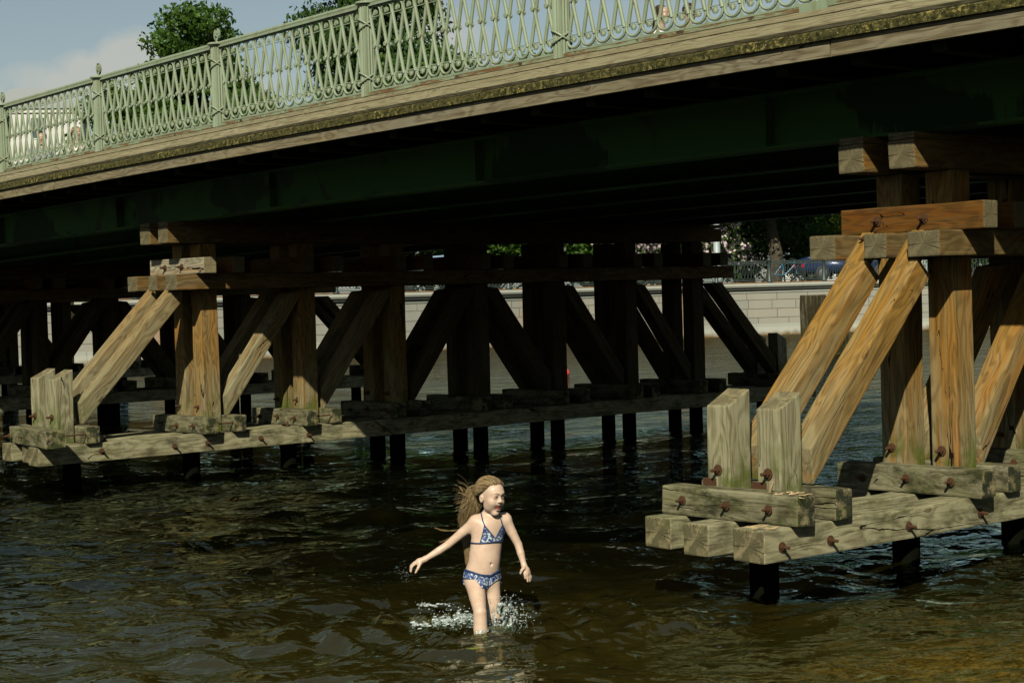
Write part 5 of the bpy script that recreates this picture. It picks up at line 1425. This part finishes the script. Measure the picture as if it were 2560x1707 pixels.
for i in range(150):
    t_ = rs.random(); X = 700+190*t_+rs.gauss(0, 14); base = 1190; top_ = 1000+abs(t_-.55)*160
    Y = base-(base-top_)*rs.random(); q = gp(X, Y, -.02+rs.uniform(-.05, .05)); 
    s.ell(q, (rs.uniform(.004, .010), rs.uniform(.004, .010), rs.uniform(.006, .022)), None, .005)
V, F = s.mesh(); sp = thing('water_splash', 'white foaming splash thrown up around the legs of the wading girl', 'splash', GO)
mesh_ob('foam', np_mesh(smooth_mesh(V, F, 1, .3), F, 'foam'), M['foam'], sp, Mg, True)
mb = MB()
def drop(q, r): mb.ico(q, r, 1, (rs.uniform(.7, 1.3), rs.uniform(.7, 1.3), rs.uniform(.7, 1.6)))
for i in range(1100):
    k = rs.random()
    if k < .42: q = gp(rs.gauss(850, 75), rs.gauss(1120, 70), rs.gauss(-.03, .07)); r = abs(rs.gauss(.0010, .0016))+.0009
    elif k < .6: q = gp(rs.gauss(760, 60), rs.gauss(1010, 28), rs.gauss(0, .05)); r = abs(rs.gauss(.0008, .0013))+.0009
    elif k < .75: q = gp(rs.gauss(520, 70), rs.gauss(1250, 45), rs.gauss(-.1, .05)); r = abs(rs.gauss(.0008, .0013))+.0009
    elif k < .85: q = gp(rs.gauss(950, 60), rs.gauss(1230, 50), rs.gauss(-.08, .05)); r = abs(rs.gauss(.0010, .0016))+.0009
    elif k < .95: q = gp(rs.gauss(420, 130), rs.gauss(1080, 40), rs.gauss(0, .06)); r = abs(rs.gauss(.001, .0015))+.001
    else: q = gp(rs.gauss(95, 30), rs.gauss(815, 20), 0); r = rs.uniform(.001, .0022)
    if q[2] > .004 and q[2] < .5: drop(q, r)
o = mb.build('droplets', M['drop'], sp, Mg, True, fix=False); o['kind'] = 'stuff'
s = SDF((-1.15, -.30, -.03), (-.15, .72, .08), .007)
for (x0, y0, x1, y1, n) in ((-60, 1170, 30, 1165, 26), (0, 1010, 160, 1030, 40), (200, 1050, 420, 1030, 50), (420, 1020, 545, 1010, 24)):
    for i in range(n):
        t_ = rs.random(); q = gz(x0+(x1-x0)*t_+rs.gauss(0, 8), y0+(y1-y0)*t_+rs.gauss(0, 5), 0); q[2] = .008+abs(rs.gauss(0, .006))
        s.ell(q, (rs.uniform(.006, .022), rs.uniform(.006, .016), rs.uniform(.003, .008)), None, .008)
V, F = s.mesh(); mesh_ob('foam_streaks', np_mesh(V, F, 'streak'), M['foam'], sp, Mg, True)
# yellow green water shoe seen through the water
mb = MB(); q = anR+np.array([-.01, -.02, -.0])
flp = mb; flp.ico(gz(590, 1335, -.04), .036, 3, (1.4, .8, .35)); flp.build('water_shoe', simple('yellow green rubber', (.45, .60, .02), .5), girl, Mg, True)

# ------------------------------------------------------------------ people on the bridge
def person(px, py, depth, yaw, label, hairmat, topc, long_hair=True, skin='skin2', hgt=1.68, kneel=0):
    w = at(px, py, depth); deck = 3.70+cz(w.x); 
    O = Vector((w.x, w.y, deck)); Mt = Matrix(((GX.x, GY.x, 0, O.x), (GX.y, GY.y, 0, O.y), (0, 0, 1, O.z), (0, 0, 0, 1)))
    root = thing('person', label, 'person', O); s = SDF((-.34, -.30, -.02), (.34, .30, w.z-deck+.18), .010); ez = w.z-deck
    B = basis(yaw); P = lambda x, f_, z: np.array([x*B[0][0]+f_*B[1][0], x*B[0][1]+f_*B[1][1], z])
    k = ez/1.58
    head(s, P(0, .02, ez), B, 1.0, False); s.cone(P(0, 0, ez-.20*k), P(0, .0, ez-.08), .055, .05, .03)
    s.cone(P(-.15, 0, ez-.24*k), P(.15, 0, ez-.24*k), .055, .055, .05)
    s.ell(P(0, 0, ez-.38*k), (.16, .11, .19), B, .05); s.ell(P(0, 0, ez-.58*k), (.13, .10, .16), B, .05); s.ell(P(0, -.01, ez-.74*k), (.16, .12, .12), B, .05)
    for sx in (-1, 1):
        s.cone(P(sx*.18, 0, ez-.25*k), P(sx*.21, -.02, ez-.55*k), .045, .036, .02); s.cone(P(sx*.21, -.02, ez-.55*k), P(sx*.19, .08, ez-.78*k), .036, .024, .015); s.cone(P(sx*.19, .08, ez-.78*k), P(sx*.19, .11, ez-.88*k), .026, .018, .01)
        s.cone(P(sx*.09, 0, ez-.78*k), P(sx*.09, .02*sx, .47*k), .085, .055, .03); s.cone(P(sx*.09, .02*sx, .47*k), P(sx*.09, .02*sx-.02, .07), .052, .034, .02); s.cone(P(sx*.09, -.03, .04), P(sx*.10, .14, .03), .035, .028, .02)
    o, V, F = build_skin(s, 'body', M[skin], root, Mt, 1)
    FCp = V[F].mean(1); N = np.cross(V[F[:, 2]]-V[F[:, 0]], V[F[:, 3]]-V[F[:, 1]]); vn = np.zeros_like(V)
    for q in range(4): np.add.at(vn, F[:, q], N)
    vn /= np.linalg.norm(vn, axis=1)[:, None]+1e-12
    def shell(nm, m, mat, off):
        f = F[m]; u_, inv = np.unique(f, return_inverse=True); mesh_ob(nm, np_mesh(V[u_]+vn[u_]*off, inv.reshape(f.shape), nm), mat, root, Mt, True)
    shell('shirt', (FCp[:, 2] < ez-.21*k) & (FCp[:, 2] > ez-.80*k) & (np.abs(FCp @ np.array([B[0][0], B[0][1], 0])) < .215), simple('shirt '+str(px), topc, .8, 0, .2, .1, 30), .012)
    shell('trousers', (FCp[:, 2] < ez-.78*k) & (FCp[:, 2] > .10) & (np.abs(FCp @ np.array([B[0][0], B[0][1], 0])) < .175), simple('trousers '+str(px), (.04, .05, .08), .85), .014)
    rr = random.Random(int(px)); rts = []
    while len(rts) < 320:
        d = np.array([rr.gauss(0, 1) for _ in range(3)]); d /= np.linalg.norm(d)
        if d[2] < -.3 or (d[1] > .35 and d[2] < .5) or d[1] > .75: continue
        rts.append(d)
    def HPp(x, f_, u): return P(x, .02+f_, ez+u)
    def fl(d, r):
        Pp = [HPp(d[0]*.07, -.014+d[1]*.086, .024+d[2]*.088)]
        bk = np.array([d[0]*.9+(.2 if d[0] > 0 else -.2), -.7, -.1]); bk /= np.linalg.norm(bk)
        for t_ in (.5, 1.0):
            q = d*(1-t_)+bk*t_; q /= np.linalg.norm(q); Pp.append(HPp(q[0]*.079, -.014+q[1]*.096, .024+q[2]*.098))
        if long_hair: Pp += [HPp(bk[0]*.09, -.10, -.15), HPp(bk[0]*.10, -.115+r.uniform(-.02, .01), -.28-r.random()*.14)]
        else: Pp.append(HPp(bk[0]*.075, -.085, -.07))
        return cat(Pp, 10)
    hair('hair', root, Mt, rts, fl, hairmat, rr, .0062)
    return root
person(1652, 36, 21.6, .95, 'smiling woman with long dark hair and pale top standing behind the railing', M['hair_dark'], (.75, .72, .72))
person(1722, 30, 22.6, 2.4, 'dark haired person in a white shirt beside the smiling woman, facing away', M['hair_dark'], (.80, .82, .84), False)
person(104, 346, 29, .2, 'dark haired person in a grey top far along the bridge, seen through the railing bars', M['hair_dark'], (.20, .20, .24), True, hgt=1.6)
person(190, 332, 31, .8, 'fair person in a cream top farther along the bridge, left of the small green tree', M['hair'], (.72, .62, .50), True)
